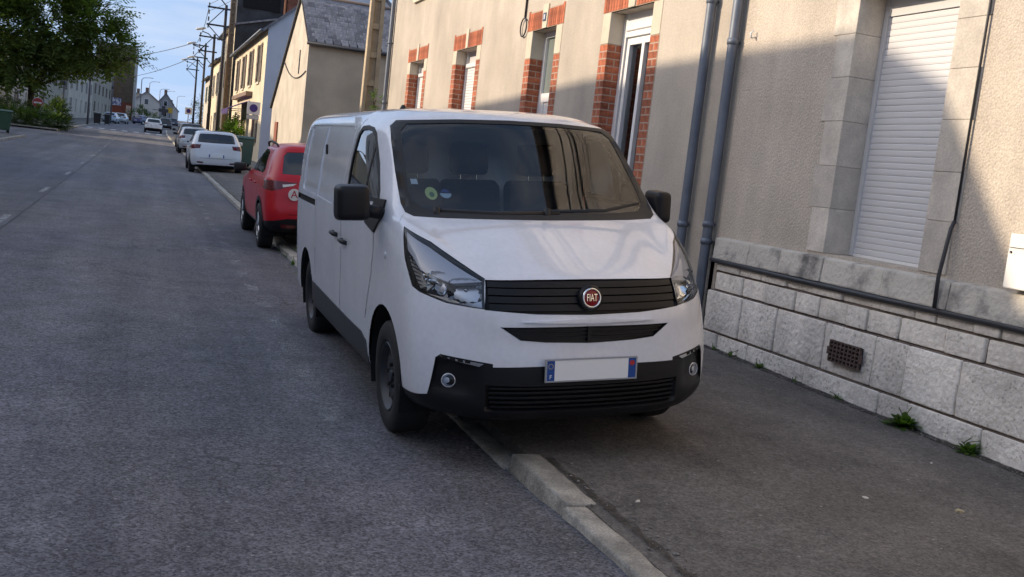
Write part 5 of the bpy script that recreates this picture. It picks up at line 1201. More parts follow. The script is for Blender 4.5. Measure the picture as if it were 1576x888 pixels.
oprow('low row house opposite, behind the photographer', -30, 9.39, prof([(-30, 6.8), (9.4, 6.85)]))
oprow('row house opposite the van with sloping verge', 9.4, 26, prof([(9.4, 7.0), (9.6, 7.25), (10.4, 8.34), (11.4, 8.8), (15, 8.75), (22.7, 8.38), (26, 8.35)]), dpt=6, rise=-.9)
oprow('row house opposite the brick-trimmed house', 26.02, 43, prof([(26, 8.35), (40, 8.4), (43, 7.4)]))
e = thing('side_shade_house', 'unseen house added across the side street to shade the road', 'house', (-28, 60, .5)); h = H(e); q = MB(); q.box(-38, -22, 45.5, 77, -.3, 11.0); h.part(q, 'wall', PALEF); q = MB(); slab(q, (-38.3, 45.2, 11), (-21.7, 45.2, 11), (-21.7, 61, 13), (-38.3, 61, 13)); slab(q, (-38.3, 77.3, 11), (-21.7, 77.3, 11), (-21.7, 61, 13), (-38.3, 61, 13)); h.part(q, 'roof', SLATE)  # unseen block added and sized to keep low sun off the road
e = thing('low_unseen_house', 'unseen house beside the tree, kept low to let the sun in', 'house', (-24, 92, .5)); h = H(e); q = MB(); q.box(-36, -15.5, 78, 101, 0, 5.5); h.part(q, 'wall', CREAM); q = MB(); slab(q, (-36.3, 77.7, 5.5), (-36.3, 101.3, 5.5), (-26, 101.3, 8), (-26, 77.7, 8)); slab(q, (-15.2, 77.7, 5.5), (-15.2, 101.3, 5.5), (-26, 101.3, 8), (-26, 77.7, 8)); h.part(q, 'roof', SLATE)  # unseen block, lowered so the sun reaches the tree crown

# ------------------------------------------------------------------ poles, lamps, cables, signs, bins
CONC = M('concrete_pole', (.50, .40, .27), r=.9, var=.12, vs=4, bump=.2, bs=60)
def concrete_pole(x, y, h_, lab, wd=.30, dk=None):
    e = thing('concrete_pole', lab, 'utility pole', (x, y, gz(y)+.1), 0, None); m_ = dk or CONC
    for s_ in (-1, 1):
        q = MB(); a, b = s_*wd/2, s_*wd/2*.72
        q.hexa([(a-.05, -.11, 0), (a+.05, -.11, 0), (a+.05, .11, 0), (a-.05, .11, 0), (b-.04, -.08, h_), (b+.04, -.08, h_), (b+.04, .08, h_), (b-.04, .08, h_)]); q.build('flange', m_, e, bevel=.008)
    n_ = int(h_/.68)
    for i in range(n_):
        z = .35+i*.68; t = 1-.28*z/h_; q = MB(); q.box(-wd/2*t+.04, wd/2*t-.04, -.05, .05, z-.07, z+.07); q.build('rung', m_, e, bevel=.008)
    q = MB(); q.hexa([(-wd/2+.045, .02, 0), (wd/2-.045, .02, 0), (wd/2-.045, .05, 0), (-wd/2+.045, .05, 0), (-wd/2*.72+.04, .02, h_), (wd/2*.72-.04, .02, h_), (wd/2*.72-.04, .05, h_), (-wd/2*.72+.04, .05, h_)]); q.build('web', m_, e)
    return e
concrete_pole(5.06, 24.62, 9.0, 'tan concrete ladder-type pole at the end of the brick-trimmed house', .30)
concrete_pole(5.0, 71.6, 11.5, 'concrete ladder-type pole against the cream shuttered house', .36, M('concrete_pole_dark', (.24, .17, .11), r=.9, var=.2, vs=3))
POLE = M('dark_pole', (.035, .033, .035), r=.8); LAMPH = M('lamp_head_grey', (.62, .60, .56), r=.45); INS = M('insulator', (.03, .025, .025), r=.4)
def utility_pole(x, y, h_, lab, lamps=((-1.0, 0),), arms=True, r_=.13, lean=0):
    e = thing('utility_pole', lab, 'utility pole', (x, y, gz(y)+.1), 0, 'dark utility poles on the right')
    q = MB(); q.tube([(0, 0, 0), (lean*.5, 0, h_*.5), (lean, 0, h_)], r_, 10, r2=r_*.65); q.build('pole', POLE, e, smooth=True)
    if arms:
        for z in (h_-.25, h_-1.3):
            q = MB(); q.box(-1.1, .25, -.05, .05, z-.05, z+.05); q.build('crossarm', POLE, e)
        q = MB(); q.tube([(-1.0, 0, h_-1.3), (-.1, 0, h_-.25)], .03, 6); q.tube([(-.1, 0, h_-2.2), (-1.0, 0, h_-1.35)], .03, 6); q.build('brace', POLE, e)
        for i in range(4):
            q = MB(); q.lathe([(.03, -.16), (.055, -.12), (.03, -.09), (.055, -.05), (.03, 0), (.055, .04), (.03, .10), (.001, .11)], 'z', 8, (-1.0, 0, h_-.1-.42*i)); q.build('insulator', INS, e, smooth=True)
    for (dx, dz) in lamps:
        q = MB(); q.tube([(0, 0, h_-1.0+dz), (dx*.5, 0, h_-.62+dz), (dx, 0, h_-.5+dz)], .035, 8); a = q.build('lamp_arm', POLE, e, smooth=True)
        q = MB(); q.lathe([(.001, .75), (.11, .68), (.17, .38), (.14, .09), (.06, 0), (.001, -.02)], 'x', 12, (0, 0, 0)); m_ = q.mesh('lamp_head', LAMPH, smooth=True)
        for v in m_.vertices: v.co.z *= .6
        o = link('lamp_head', m_, a); o.location = (dx-.45, 0, h_-.42+dz); o.rotation_euler = (0, R(-14), 0)
    return e
utility_pole(4.2, 66, 9.0, 'dark utility pole with street lamp in front of the cream shuttered house', lamps=((-.75, .95),))
utility_pole(4.35, 79, 8.2, 'dark utility pole with lamp in front of the tall tarred house', lamps=((-.9, .6),))
utility_pole(4.55, 95, 8.6, 'dark utility pole with two lamps beyond the tarred house', lamps=((-1.1, .2), (-1.0, -1.0)))
utility_pole(4.8, 116, 8.4, 'farthest dark utility pole on the right pavement', lamps=((-1.2, 0),), arms=True)
def street_lamp(x, y, h_, dx, lab, two=False):
    e = thing('street_lamp', lab, 'street lamp', (x, y, gz(y)+.1), 0, 'lamp posts along the far street')
    q = MB(); q.tube([(0, 0, 0), (0, 0, h_-.4), (dx*.25, 0, h_-.05), (dx, 0, h_+.1)], .09, 8, r2=.05); q.build('post', M('galvanised', (.22, .23, .25), r=.6), e, smooth=True)
    q = MB(); q.box(min(dx, dx*1.5), max(dx, dx*1.5), -.12, .12, h_+.03, h_+.15); q.build('lamp_head', LAMPH, e, bevel=.03)
street_lamp(-1.25, 215, 8.6, 1.4, 'nearest tall lamp post in front of the white gable house'); street_lamp(.3, 250, 9.0, 1.5, 'second lamp post of the far left row'); street_lamp(2.9, 275, 8.2, 1.5, 'third lamp post of the far left row'); street_lamp(5.0, 310, 8.6, 1.6, 'fourth lamp post of the far left row'); street_lamp(9.0, 345, 8.2, 1.6, 'last lamp post at the end of the far row')
def plain_pole(x, y, h_, lab, r_=.09):
    e = thing('metal_pole', lab, 'pole', (x, y, gz(y)+.1)); q = MB(); q.tube([(0, 0, 0), (0, 0, h_)], r_, 8, r2=r_*.7); q.build('shaft', M('pole_grey', (.13, .13, .15), r=.7), e, smooth=True); q = MB(); q.lathe([(r_*.7, 0), (r_*1.1, .03), (.001, .10)], 'z', 8, (0, 0, h_)); q.build('cap', PIPED, e, smooth=True); q = MB(); q.box(-.14, .14, -.10, .10, h_*.55, h_*.55+.35); q.build('junction_box', PIPED, e, bevel=.01)
plain_pole(-7.5, 106, 6.5, 'grey metal pole right of the shrubs under the tree'); plain_pole(-5.6, 113, 8, 'tall grey pole in front of the stained stone houses', .11); plain_pole(-4.3, 142, 8, 'grey pole in front of the brown clad building', .10); plain_pole(-11.6, 100, 7, 'dark pole at the left edge behind the shrubs')
# overhead cables
CABLE = M('black_cable', (.012, .012, .013), r=.6)
def cable(p, q_, sag, lab, r_=.018):
    p, q_ = Vector(p), Vector(q_); n_ = 18; mb = MB(); mb.tube([p.lerp(q_, i/n_)-Vector((0, 0, sag*4*(i/n_)*(1-i/n_))) for i in range(n_+1)], r_, 6); o = mb.build('overhead_cable', CABLE, None, smooth=True); return tag(o, lab, 'cable', 'overhead cables')
zt = gz(66)+.1+9.0
cable((5.0, 24.6, 9.0), (3.2, 66, zt-.1), .5, 'upper cable from the concrete pole to the lamp pole', .012); cable((5.0, 24.6, 8.4), (3.2, 66, zt-.5), .5, 'lower cable from the concrete pole to the lamp pole', .012)
cable((3.2, 66, zt-.1), (3.4, 79, gz(79)+8.2), .3, 'cable between the first two dark poles'); cable((3.4, 79, gz(79)+8.2), (3.55, 95, gz(95)+8.6), .3, 'cable between the second and third dark poles'); cable((3.55, 95, gz(95)+8.6), (-9, 190, 13.5), .8, 'long cable crossing the far street high up', .03); cable((3.8, 116, gz(116)+8.2), (-7, 200, 10.5), .8, 'long cable crossing the far street lower down', .03)
cable((5.05, 24.5, 8.9), (5.0, -16, 7.6), .6, 'upper cable above the near house fronts', .022); cable((5.05, 24.5, 8.3), (5.0, -16, 7.0), .6, 'second cable above the near house fronts', .022); cable((5.05, 24.5, 7.9), (5.05, -16, 6.5), .4, 'thick lowest cable along the near house fronts', .035)
cable((XW-.03, 44.1, 5.15), (XW-.03, 37.6, 4.4), .45, 'slack cable across the sunlit gable of the slate-roofed house', .02)
# signs
SIGNW = M('sign_white', (.62, .62, .64), r=.5); SBLUE = M('sign_blue', (.03, .02, .20), r=.45); SRED = M('sign_red', (.32, .03, .03), r=.45)
def disc(parent, name, r_, y, z, mat, x=0, th=.004, n_=28):
    q = MB(); q.lathe([(r_, 0), (r_, -th), (.0005, -th-.0005)], 'y', n_, (x, y, z)); return q.build(name, mat, parent)
def ring(parent, name, r0, r1, y, z, mat, x=0):
    q = MB(); q.lathe([(r0, 0), (r0, -.004), (r1, -.004), (r1, 0)], 'y', 28, (x, y, z)); return q.build(name, mat, parent)
def noparking(x, y, lab, zc, s_=.30, plate=True):
    e = thing('no_parking_sign', lab, 'road sign', (x, y, gz(y)+.1), 0, None); z = zc-gz(y)-.1
    q = MB(); q.tube([(0, .05, 0), (0, .05, z+s_)], .035, 8); q.build('post', M('post_brown', (.10, .06, .055), r=.7), e, smooth=True)
    q = MB(); q.box(-s_, s_, -.01, .012, z-s_, z+s_); q.build('board', SIGNW, e, bevel=.006)
    disc(e, 'blue_disc', s_*.60, -.0105, z, SBLUE); ring(e, 'red_ring', s_*.50, s_*.62, -.0150, z, M('sign_violet_ring', (.07, .02, .17), r=.45))
    q = MB(); q.hexa([Vector(v)+Vector((0, -.018, z)) for v in ((-.36*s_, 0, .30*s_), (-.30*s_, 0, .36*s_), (.36*s_, 0, -.30*s_), (.30*s_, 0, -.36*s_), (-.36*s_, -.002, .30*s_), (-.30*s_, -.002, .36*s_), (.36*s_, -.002, -.30*s_), (.30*s_, -.002, -.36*s_))]); q.build('diagonal_bar', M('sign_violet_ring', (.07, .02, .17)), e)
    if plate: q = MB(); q.box(-s_*.95, s_*.9, -.01, .012, z-s_*1.75, z-s_*1.1); q.build('lower_plate', M('plate_grey', (.42, .43, .45), r=.5), e, bevel=.005)
noparking(4.40, 46.0, 'square no-parking sign on a post left of the white gable', 3.10, .28); noparking(3.5, 95, 'distant no-parking sign above the parked cars', 3.72, .30, False)
e = thing('no_entry_sign', 'round red no-entry sign in front of the tree trunk', 'road sign', (-7.68, 84, gz(84)+.1)); z = 2.74-gz(84)-.1
q = MB(); q.tube([(0, .05, 0), (0, .05, z+.3)], .035, 8); q.build('post', M('post_grey', (.25, .25, .26), r=.6), e, smooth=True); disc(e, 'red_disc', .36, 0, z, SRED); q = MB(); q.box(-.27, .27, -.010, -.006, z-.06, z+.06); q.build('white_bar', SIGNW, e); ring(e, 'white_rim', .355, .37, -.003, z, SIGNW)
e = thing('pharmacy_sign', 'dark cross-shaped sign hanging on the far white gable house', 'shop sign', (3.4, 232, 6.2)); q = MB(); q.box(-.35, .35, -.1, .1, -1.0, 1.0); q.build('upright_arm', PIPED, e); q = MB(); q.box(-1.0, -.351, -.09, .09, -.35, .35); q.build('side_arm', PIPED, e); q = MB(); q.box(.351, 1.0, -.09, .09, -.35, .35); q.build('side_arm', PIPED, e); q = MB(); q.tube([(-2.2, 0, 0), (-1, 0, 0)], .06, 6); q.build('bracket', PIPED, e)
e = thing('yellow_sign', 'small yellow square sign on a far post', 'road sign', (4.9, 240, gz(240))); q = MB(); q.tube([(0, .1, 0), (0, .1, 3.0)], .06, 6); q.build('post', POLE, e); q = MB(); q.box(-.55, .55, -.03, .03, 2.4, 3.6); q.build('board', M('sign_yellow', (.60, .36, .04), r=.5), e)
# wheeled bins
def wheelie(x, y, w_, d_, h_, mat, lab, rz=0, four=False, name='wheeled_bin'):
    e = thing(name, lab, 'bin', (x, y, gz(y)+.12), rz)
    q = MB(); q.hexa([(-w_*.42, -d_*.40, .12), (w_*.42, -d_*.40, .12), (w_*.42, d_*.40, .12), (-w_*.42, d_*.40, .12), (-w_*.5, -d_*.5, h_*.9), (w_*.5, -d_*.5, h_*.9), (w_*.5, d_*.5, h_*.9), (-w_*.5, d_*.5, h_*.9)]); q.build('body', mat, e, bevel=.03, seg=2)
    q = MB(); q.prism([(-d_*.54, h_*.90), (-d_*.56, h_*.93), (-d_*.40, h_*.99), (d_*.45, h_*1.0), (d_*.54, h_*.97), (d_*.54, h_*.90)], 'x', -w_*.53, w_*.53); q.build('lid', mat, e, bevel=.015)
    q = MB(); q.tube([(-w_*.4, d_*.56, h_*.93), (w_*.4, d_*.56, h_*.93)], .02, 6); q.build('handle', mat, e, smooth=True)
    for sx in (-1, 1):
        for sy in ((1, -1) if four else (1,)):
            q = MB(); q.lathe([(.001, -.03), (.10, -.03), (.10, .03), (.001, .03)], 'x', 12, (sx*w_*.38, sy*d_*.34, .10)); q.build('wheel', RUBBER, e)
wheelie(3.98, 44.2, .66, .75, 1.30, M('bin_teal', (.035, .085, .085), r=.5, var=.1), 'teal wheeled bin standing behind the red car', .1)
wheelie(-6.95, 57, 1.15, .95, 1.15, M('bin_green', (.03, .075, .04), r=.55, var=.1), 'green four-wheeled bin at the left edge', .2, True)
wheelie(-4.95, 119, .75, .8, 1.25, M('bin_dark', (.02, .02, .022), r=.55), 'dark bin on the left pavement before the parked cars')
wheelie(-4.05, 122, .6, .7, 1.2, M('bin_dark', (.02, .02, .022)), 'dark narrow bin next to the larger dark bin')

# ------------------------------------------------------------------ trees, shrubs, weeds
def leafmat(name, c, c2, tr=.52):
    m = bpy.data.materials.new(name); m.use_nodes = True; n = m.node_tree; n.nodes.clear(); L = n.links.new
    o = n.nodes.new('ShaderNodeOutputMaterial'); d = n.nodes.new('ShaderNodeBsdfPrincipled'); d.inputs['Roughness'].default_value = .55; d.inputs['Specular IOR Level'].default_value = .35
    t = n.nodes.new('ShaderNodeBsdfTranslucent'); x = n.nodes.new('ShaderNodeMixShader'); x.inputs[0].default_value = tr
    g = n.nodes.new('ShaderNodeNewGeometry'); nz_ = n.nodes.new('ShaderNodeTexNoise'); nz_.inputs['Scale'].default_value = 1.6; nz_.inputs['Detail'].default_value = 3; L(g.outputs['Position'], nz_.inputs['Vector'])
    r_ = n.nodes.new('ShaderNodeValToRGB'); r_.color_ramp.elements[0].color = (*c, 1); r_.color_ramp.elements[1].color = (*c2, 1); r_.color_ramp.elements[0].position = .35; r_.color_ramp.elements[1].position = .7; L(nz_.outputs['Fac'], r_.inputs[0])
    rr_ = n.nodes.new('ShaderNodeMapRange'); rr_.inputs[3].default_value = .7; rr_.inputs[4].default_value = 1.35; L(g.outputs['Random Per Island'], rr_.inputs[0])
    sm = n.nodes.new('ShaderNodeVectorMath'); sm.operation = 'SCALE'; L(r_.outputs[0], sm.inputs[0]); L(rr_.outputs[0], sm.inputs['Scale'])
    L(sm.outputs[0], d.inputs['Base Color'])
    s2 = n.nodes.new('ShaderNodeVectorMath'); s2.operation = 'MULTIPLY'; s2.inputs[1].default_value = (1.2, 1.4, .5); L(sm.outputs[0], s2.inputs[0]); L(s2.outputs[0], t.inputs['Color'])
    L(d.outputs[0], x.inputs[1]); L(t.outputs[0], x.inputs[2]); L(x.outputs[0], o.inputs[0]); return m
LEAF = leafmat('ailanthus_leaf', (.09, .135, .036), (.14, .17, .048)); LEAFB = leafmat('shrub_leaf', (.05, .085, .026), (.085, .115, .035)); WEED = leafmat('weed_leaf', (.07, .13, .025), (.11, .18, .035)); FARL = leafmat('far_leaf', (.05, .065, .02), (.09, .10, .03))
BARK = M('bark', (.075, .06, .045), r=.95, var=.3, vs=6, bump=.5, bs=20)
def sprays(pts, size, per, droop=.35, wid=.26, flat=False):
    """pinnate sprays: each point carries a short rachis with leaflets on both sides; numpy-built quads"""
    V = []; F = []; k = 0
    for (p, dirv, s_) in pts:
        d = Vector(dirv).normalized(); d.z -= droop*random.uniform(.3, 1.2); d.normalize()
        sd_ = d.cross(Vector((0, 0, 1)))
        if sd_.length < .1: sd_ = Vector((1, 0, 0))
        sd_.normalize(); ro = random.uniform(-.6, .6); upv = sd_.cross(d); sd_ = sd_*math.cos(ro)+upv*math.sin(ro)
        L = size*s_*random.uniform(.7, 1.3); n_ = per
        for i in range(n_):
            f = (i+.6)/n_; c = Vector(p)+d*(L*f)+Vector((0, 0, -droop*L*.4*f*f))
            for sg in (-1, 1):
                ld = (sd_*sg*.9+d*.55+Vector((0, 0, -.18+random.uniform(-.25, .2)))).normalized(); ll = L*.36*(1-.35*f)*random.uniform(.8, 1.2); ww = ll*wid
                wv = ld.cross(upv).normalized()*ww
                V += [tuple(c), tuple(c+ld*ll*.45+wv), tuple(c+ld*ll), tuple(c+ld*ll*.45-wv)]; F.append((k, k+1, k+2, k+3)); k += 4
    return V, F
def mesh_from(name, V, F, mat, parent):
    me = bpy.data.meshes.new(name); me.from_pydata(V, [], F); me.materials.append(mat); return link(name, me, parent)
def in_blob(c, r_):
    while True:
        v = Vector((random.uniform(-1, 1), random.uniform(-1, 1), random.uniform(-1, 1)))
        if .30 < v.length < 1: break
    v = v.normalized()*(v.length**.5)
    return Vector(c)+Vector((v.x*r_[0], v.y*r_[1], v.z*r_[2])), v
def tree(name, lab, base, trunk_h, blobs, n_sprays, size, leaf, r0=.28, per=4, group=None):
    e = thing(name, lab, 'tree', base, 0, group)
    mb = MB(); mb.tube([(0, 0, -.1), (.05, .0, trunk_h*.5), (.02, .1, trunk_h)], r0, 10, r2=r0*.75); mb.build('trunk', BARK, e, smooth=True)
    lm = MB()
    for (c, r_) in blobs:
        c = Vector(c); m1 = Vector((c.x*.45, c.y*.45, trunk_h+(c.z-trunk_h)*.45)); lm.tube([(0.02, .1, trunk_h-.25), m1+Vector((random.uniform(-.3, .3), 0, .2)), c], r0*.42, 7, r2=r0*.12)
        for _ in range(4):
            v, _d = in_blob(c, [q*.8 for q in r_]); lm.tube([c.lerp(m1, .3), (c+v)/2+Vector((0, 0, .1)), v], .05, 5, r2=.015)
    lm.build('limbs', BARK, e, smooth=True)
    tot = sum(r_[0]*r_[1]*r_[2] for _, r_ in blobs); pts = []
    for (c, r_) in blobs:
        for _ in range(int(n_sprays*(r_[0]*r_[1]*r_[2])/tot)):
            p, v = in_blob(c, r_)
            if noise.noise(p*.75) < -.26: continue
            pts.append((p, v+Vector((0, 0, .15)), 1))
    V, F = sprays(pts, size, per); mesh_from('crown', V, F, leaf, e); return e
random.seed(11)
# big street tree, crown reaching over the road end; z relative to its foot
tree('street_tree', 'large dark green tree overhanging the left side of the street', (-8.5, 87, gz(87)+.1), 3.0,
     [((-2.6, 0, 6.6), (3.2, 3.0, 3.0)), ((.6, 0, 8.3), (3.6, 3.2, 3.2)), ((3.8, -.3, 7.6), (2.6, 2.6, 2.5)), ((2.4, 0, 6.2), (2.9, 2.6, 1.6)), ((5.4, 0, 6.6), (2.2, 2.2, 1.4)), ((-1.2, -.6, 4.6), (2.2, 2.4, 1.5)), ((-5.2, 0, 8.2), (2.8, 2.8, 3.0)), ((-.4, 0, 11.0), (4.0, 3.2, 2.4)), ((4.6, 0, 9.6), (2.0, 2.0, 1.5)), ((7.1, 0, 6.0), (1.1, 1.2, .8)), ((.5, -.5, 4.0), (1.1, 1.2, .9)), ((-4.6, 0, 5.3), (2.0, 2.2, 1.4))],
     7800, 1.1, LEAF, per=4)
for (x, y, h_, lab) in ((8.2, 150, 5.2, 'yellowish tree beyond the end of the right-hand row'), (10.5, 165, 6.0, 'larger yellowish tree behind at the end of the row')):
    tree('far_tree', lab, (x, y, gz(y)), 1.6, [((0, 0, h_*.62), (2.0, 2.0, h_*.36)), ((.9, 0, h_*.45), (1.4, 1.4, 1.2)), ((-1.0, .3, h_*.5), (1.3, 1.4, 1.3))], 420, .8, FARL, r0=.18, per=3)
def shrub(name, lab, base, blobs, n_, size, leaf, group=None, per=4, droop=.2, cat='shrub'):
    e = thing(name, lab, cat, base, 0, group); st = MB()
    for (c, r_) in blobs:
        for _ in range(3): v, _d = in_blob(c, [q*.5 for q in r_]); st.tube([(c[0]*.5, c[1]*.5, 0), v*.6+Vector((0, 0, .1)), v], .02, 5, r2=.006)
    st.build('stems', BARK, e); tot = sum(r_[0]*r_[1]*r_[2] for _, r_ in blobs); pts = []
    for (c, r_) in blobs:
        for _ in range(int(n_*(r_[0]*r_[1]*r_[2])/tot)):
            p, v = in_blob(c, r_)
            if p.z > .03: pts.append((p, v+Vector((0, 0, .4)), 1))
    V, F = sprays(pts, size, per, droop=droop, wid=.3); mesh_from('foliage', V, F, leaf, e); return e
shrub('roadside_shrub', 'low spreading shrub on the corner bed under the tree', (-7.9, 78.6, gz(79)+.1), [((0, 0, .45), (1.6, .9, .55)), ((1.4, 0, .4), (1.3, .8, .5)), ((-1.2, .3, .5), (1.1, .8, .6))], 900, .42, LEAFB)
shrub('roadside_shrub', 'taller upright shrub at the right end of the corner bed', (-6.1, 80.2, gz(80)+.1), [((0, 0, .9), (.75, .7, .9)), ((.2, 0, 1.6), (.45, .4, .5)), ((.4, 0, .5), (.7, .6, .5))], 520, .42, LEAFB)
shrub('roadside_shrub', 'dark shrub behind the corner bed at the tree foot', (-9.2, 83, gz(83)+.1), [((0, 0, .8), (1.5, .8, .85)), ((-1.6, 0, .7), (1.2, .8, .75)), ((1.5, 0, .7), (1.0, .8, .7))], 700, .42, LEAFB)
q = MB(); q.box(-12, -5.75, 77.6, 77.75, .6, gz(78)+.16); q.build('bed_edging', KERBM)['kind'] = 'structure'
shrub('house_shrub', 'green shrub at the foot of the cream house wall behind the white hatchback', (4.75, 60.5, gz(60)+.1), [((0, 0, .9), (.55, 1.0, .8)), ((0, .6, 1.5), (.4, .6, .6)), ((-.1, -.6, .6), (.5, .6, .5))], 420, .45, WEED)
shrub('hedge', 'dark hedge in front of the white gable house', (-1.4, 200, gz(200)), [((0, 0, 1.0), (2.0, 1.2, 1.1)), ((2.2, 0, .8), (1.6, 1.2, .9)), ((.4, 0, 2.0), (.9, .9, .9))], 420, .8, LEAFB, per=3)
def weed(lab, x, y, n_, L, zz, spread=1.0, name='weed'):
    e = thing(name, lab, 'weed', (x, y, zz)); V = []; F = []; k = 0
    for i in range(n_):
        a = random.uniform(0, 2*math.pi); el = random.uniform(.3, 1.45); d = Vector((math.cos(a)*spread, math.sin(a)*spread, math.tan(el)*.7)).normalized(); ll = L*random.uniform(.5, 1.1); s_ = d.cross(Vector((0, 0, 1))).normalized()*ll*.16; m_ = 4; p = Vector((random.uniform(-.02, .02), random.uniform(-.02, .02), 0)); 
        for j in range(m_+1):
            f = j/m_; c = p+d*ll*f+Vector((0, 0, -.35*ll*f*f)); wv = s_*(math.sin(math.pi*(.12+.86*f)))*(1.25 if j % 2 else .8); c.z = max(c.z, .004)
            V += [tuple(c-wv), tuple(c+wv)]
            if j: F.append((k+2*j-2, k+2*j-1, k+2*j+1, k+2*j))
        k += 2*(m_+1)
    mesh_from('leaves', V, F, WEED, e); st = MB()
    for i in range(2): st.tube([(0, 0, 0), (random.uniform(-.03, .03), .02, L*.5), (random.uniform(-.06, .06), random.uniform(-.04, .04), L*random.uniform(.7, 1.0))], .003, 4)
    st.build('stalk', WEED, e); return e
zp = lambda y: gz(y)+.118
weed('larger bright green weed at the foot of the limestone plinth', 5.23, 5.58, 90, .17, zp(5.6)); weed('smaller weed at the plinth foot near the right edge', 5.24, 4.98, 46, .13, zp(5)); weed('tiny weed tuft at the plinth foot beside the van', 5.24, 7.42, 30, .09, zp(7.4))
for j_, (y_, n_, l_) in enumerate(((4.42, 10, .07), (6.35, 12, .06), (6.9, 8, .05), (7.9, 14, .07), (8.2, 10, .06))): weed('tiny grass tuft in the wall-foot dirt, %s from the right edge' % ('first', 'second', 'third', 'fourth', 'fifth')[j_], 5.255, y_, n_, l_, zp(y_), .7, 'grass_tuft')['group'] = 'grass tufts at the wall foot'
for i in range(9): weed('small weed at the kerb, %s of the tufts behind the van' % ['nearest', 'second', 'third', 'fourth', 'fifth', 'sixth', 'seventh', 'eighth', 'farthest'][i], 2.14+random.uniform(-.05, .02) if i % 2 else 1.95, 11.8+.38*i, 9, .12, gz(11.8)+(.10 if i % 2 else .01))['group'] = 'weeds along the kerb behind the van'
e = shrub('wall_weed', 'yellow-green weed sprouting at the concrete pole above the van roof', (5.05, 23.95, 2.75), [((0, 0, .16), (.14, .1, .16))], 26, .16, WEED, per=3, cat='weed')

# loose grit along the kerb and the wall foot: too many to count
gr_ = MB()
for i in range(520):
    k = i % 4
    if k == 0: x, y, dz = random.gauss(1.86, .07), random.uniform(2.0, 14), .0
    elif k == 1: x, y, dz = random.gauss(2.26, .07), random.uniform(2.2, 4.8), .09
    elif k == 2: x, y, dz = 5.25-abs(random.gauss(0, .06)), random.uniform(3.5, 8.4), .118
    else: x, y, dz = random.uniform(2.3, 5.0), random.uniform(2.3, 8), .115
    if k == 0 and x > 1.95: continue
    s_ = random.uniform(.003, .009)*(1.3 if k < 3 else .8); z = gz(y)+dz+(.03 if (k == 0 and y < 4.2) else .006); a = random.random()*6
    c_, n_ = math.cos(a)*s_, math.sin(a)*s_
    gr_.add([(x+c_, y+n_, z), (x-n_*.7, y+c_*.7, z), (x-c_, y-n_, z), (x+n_*.7, y-c_*.7, z), (x+c_*.1, y, z+s_*.7), (x, y, z-s_)], [(0, 1, 4), (1, 2, 4), (2, 3, 4), (3, 0, 4), (1, 0, 5), (2, 1, 5), (3, 2, 5), (0, 3, 5)])
tag(gr_.build('grit', M('grit_stone', (.22, .20, .18), r=.9, var=.4, vs=9, space='pos')), 'loose grit scattered along the kerb and wall foot', 'grit', kind='stuff')

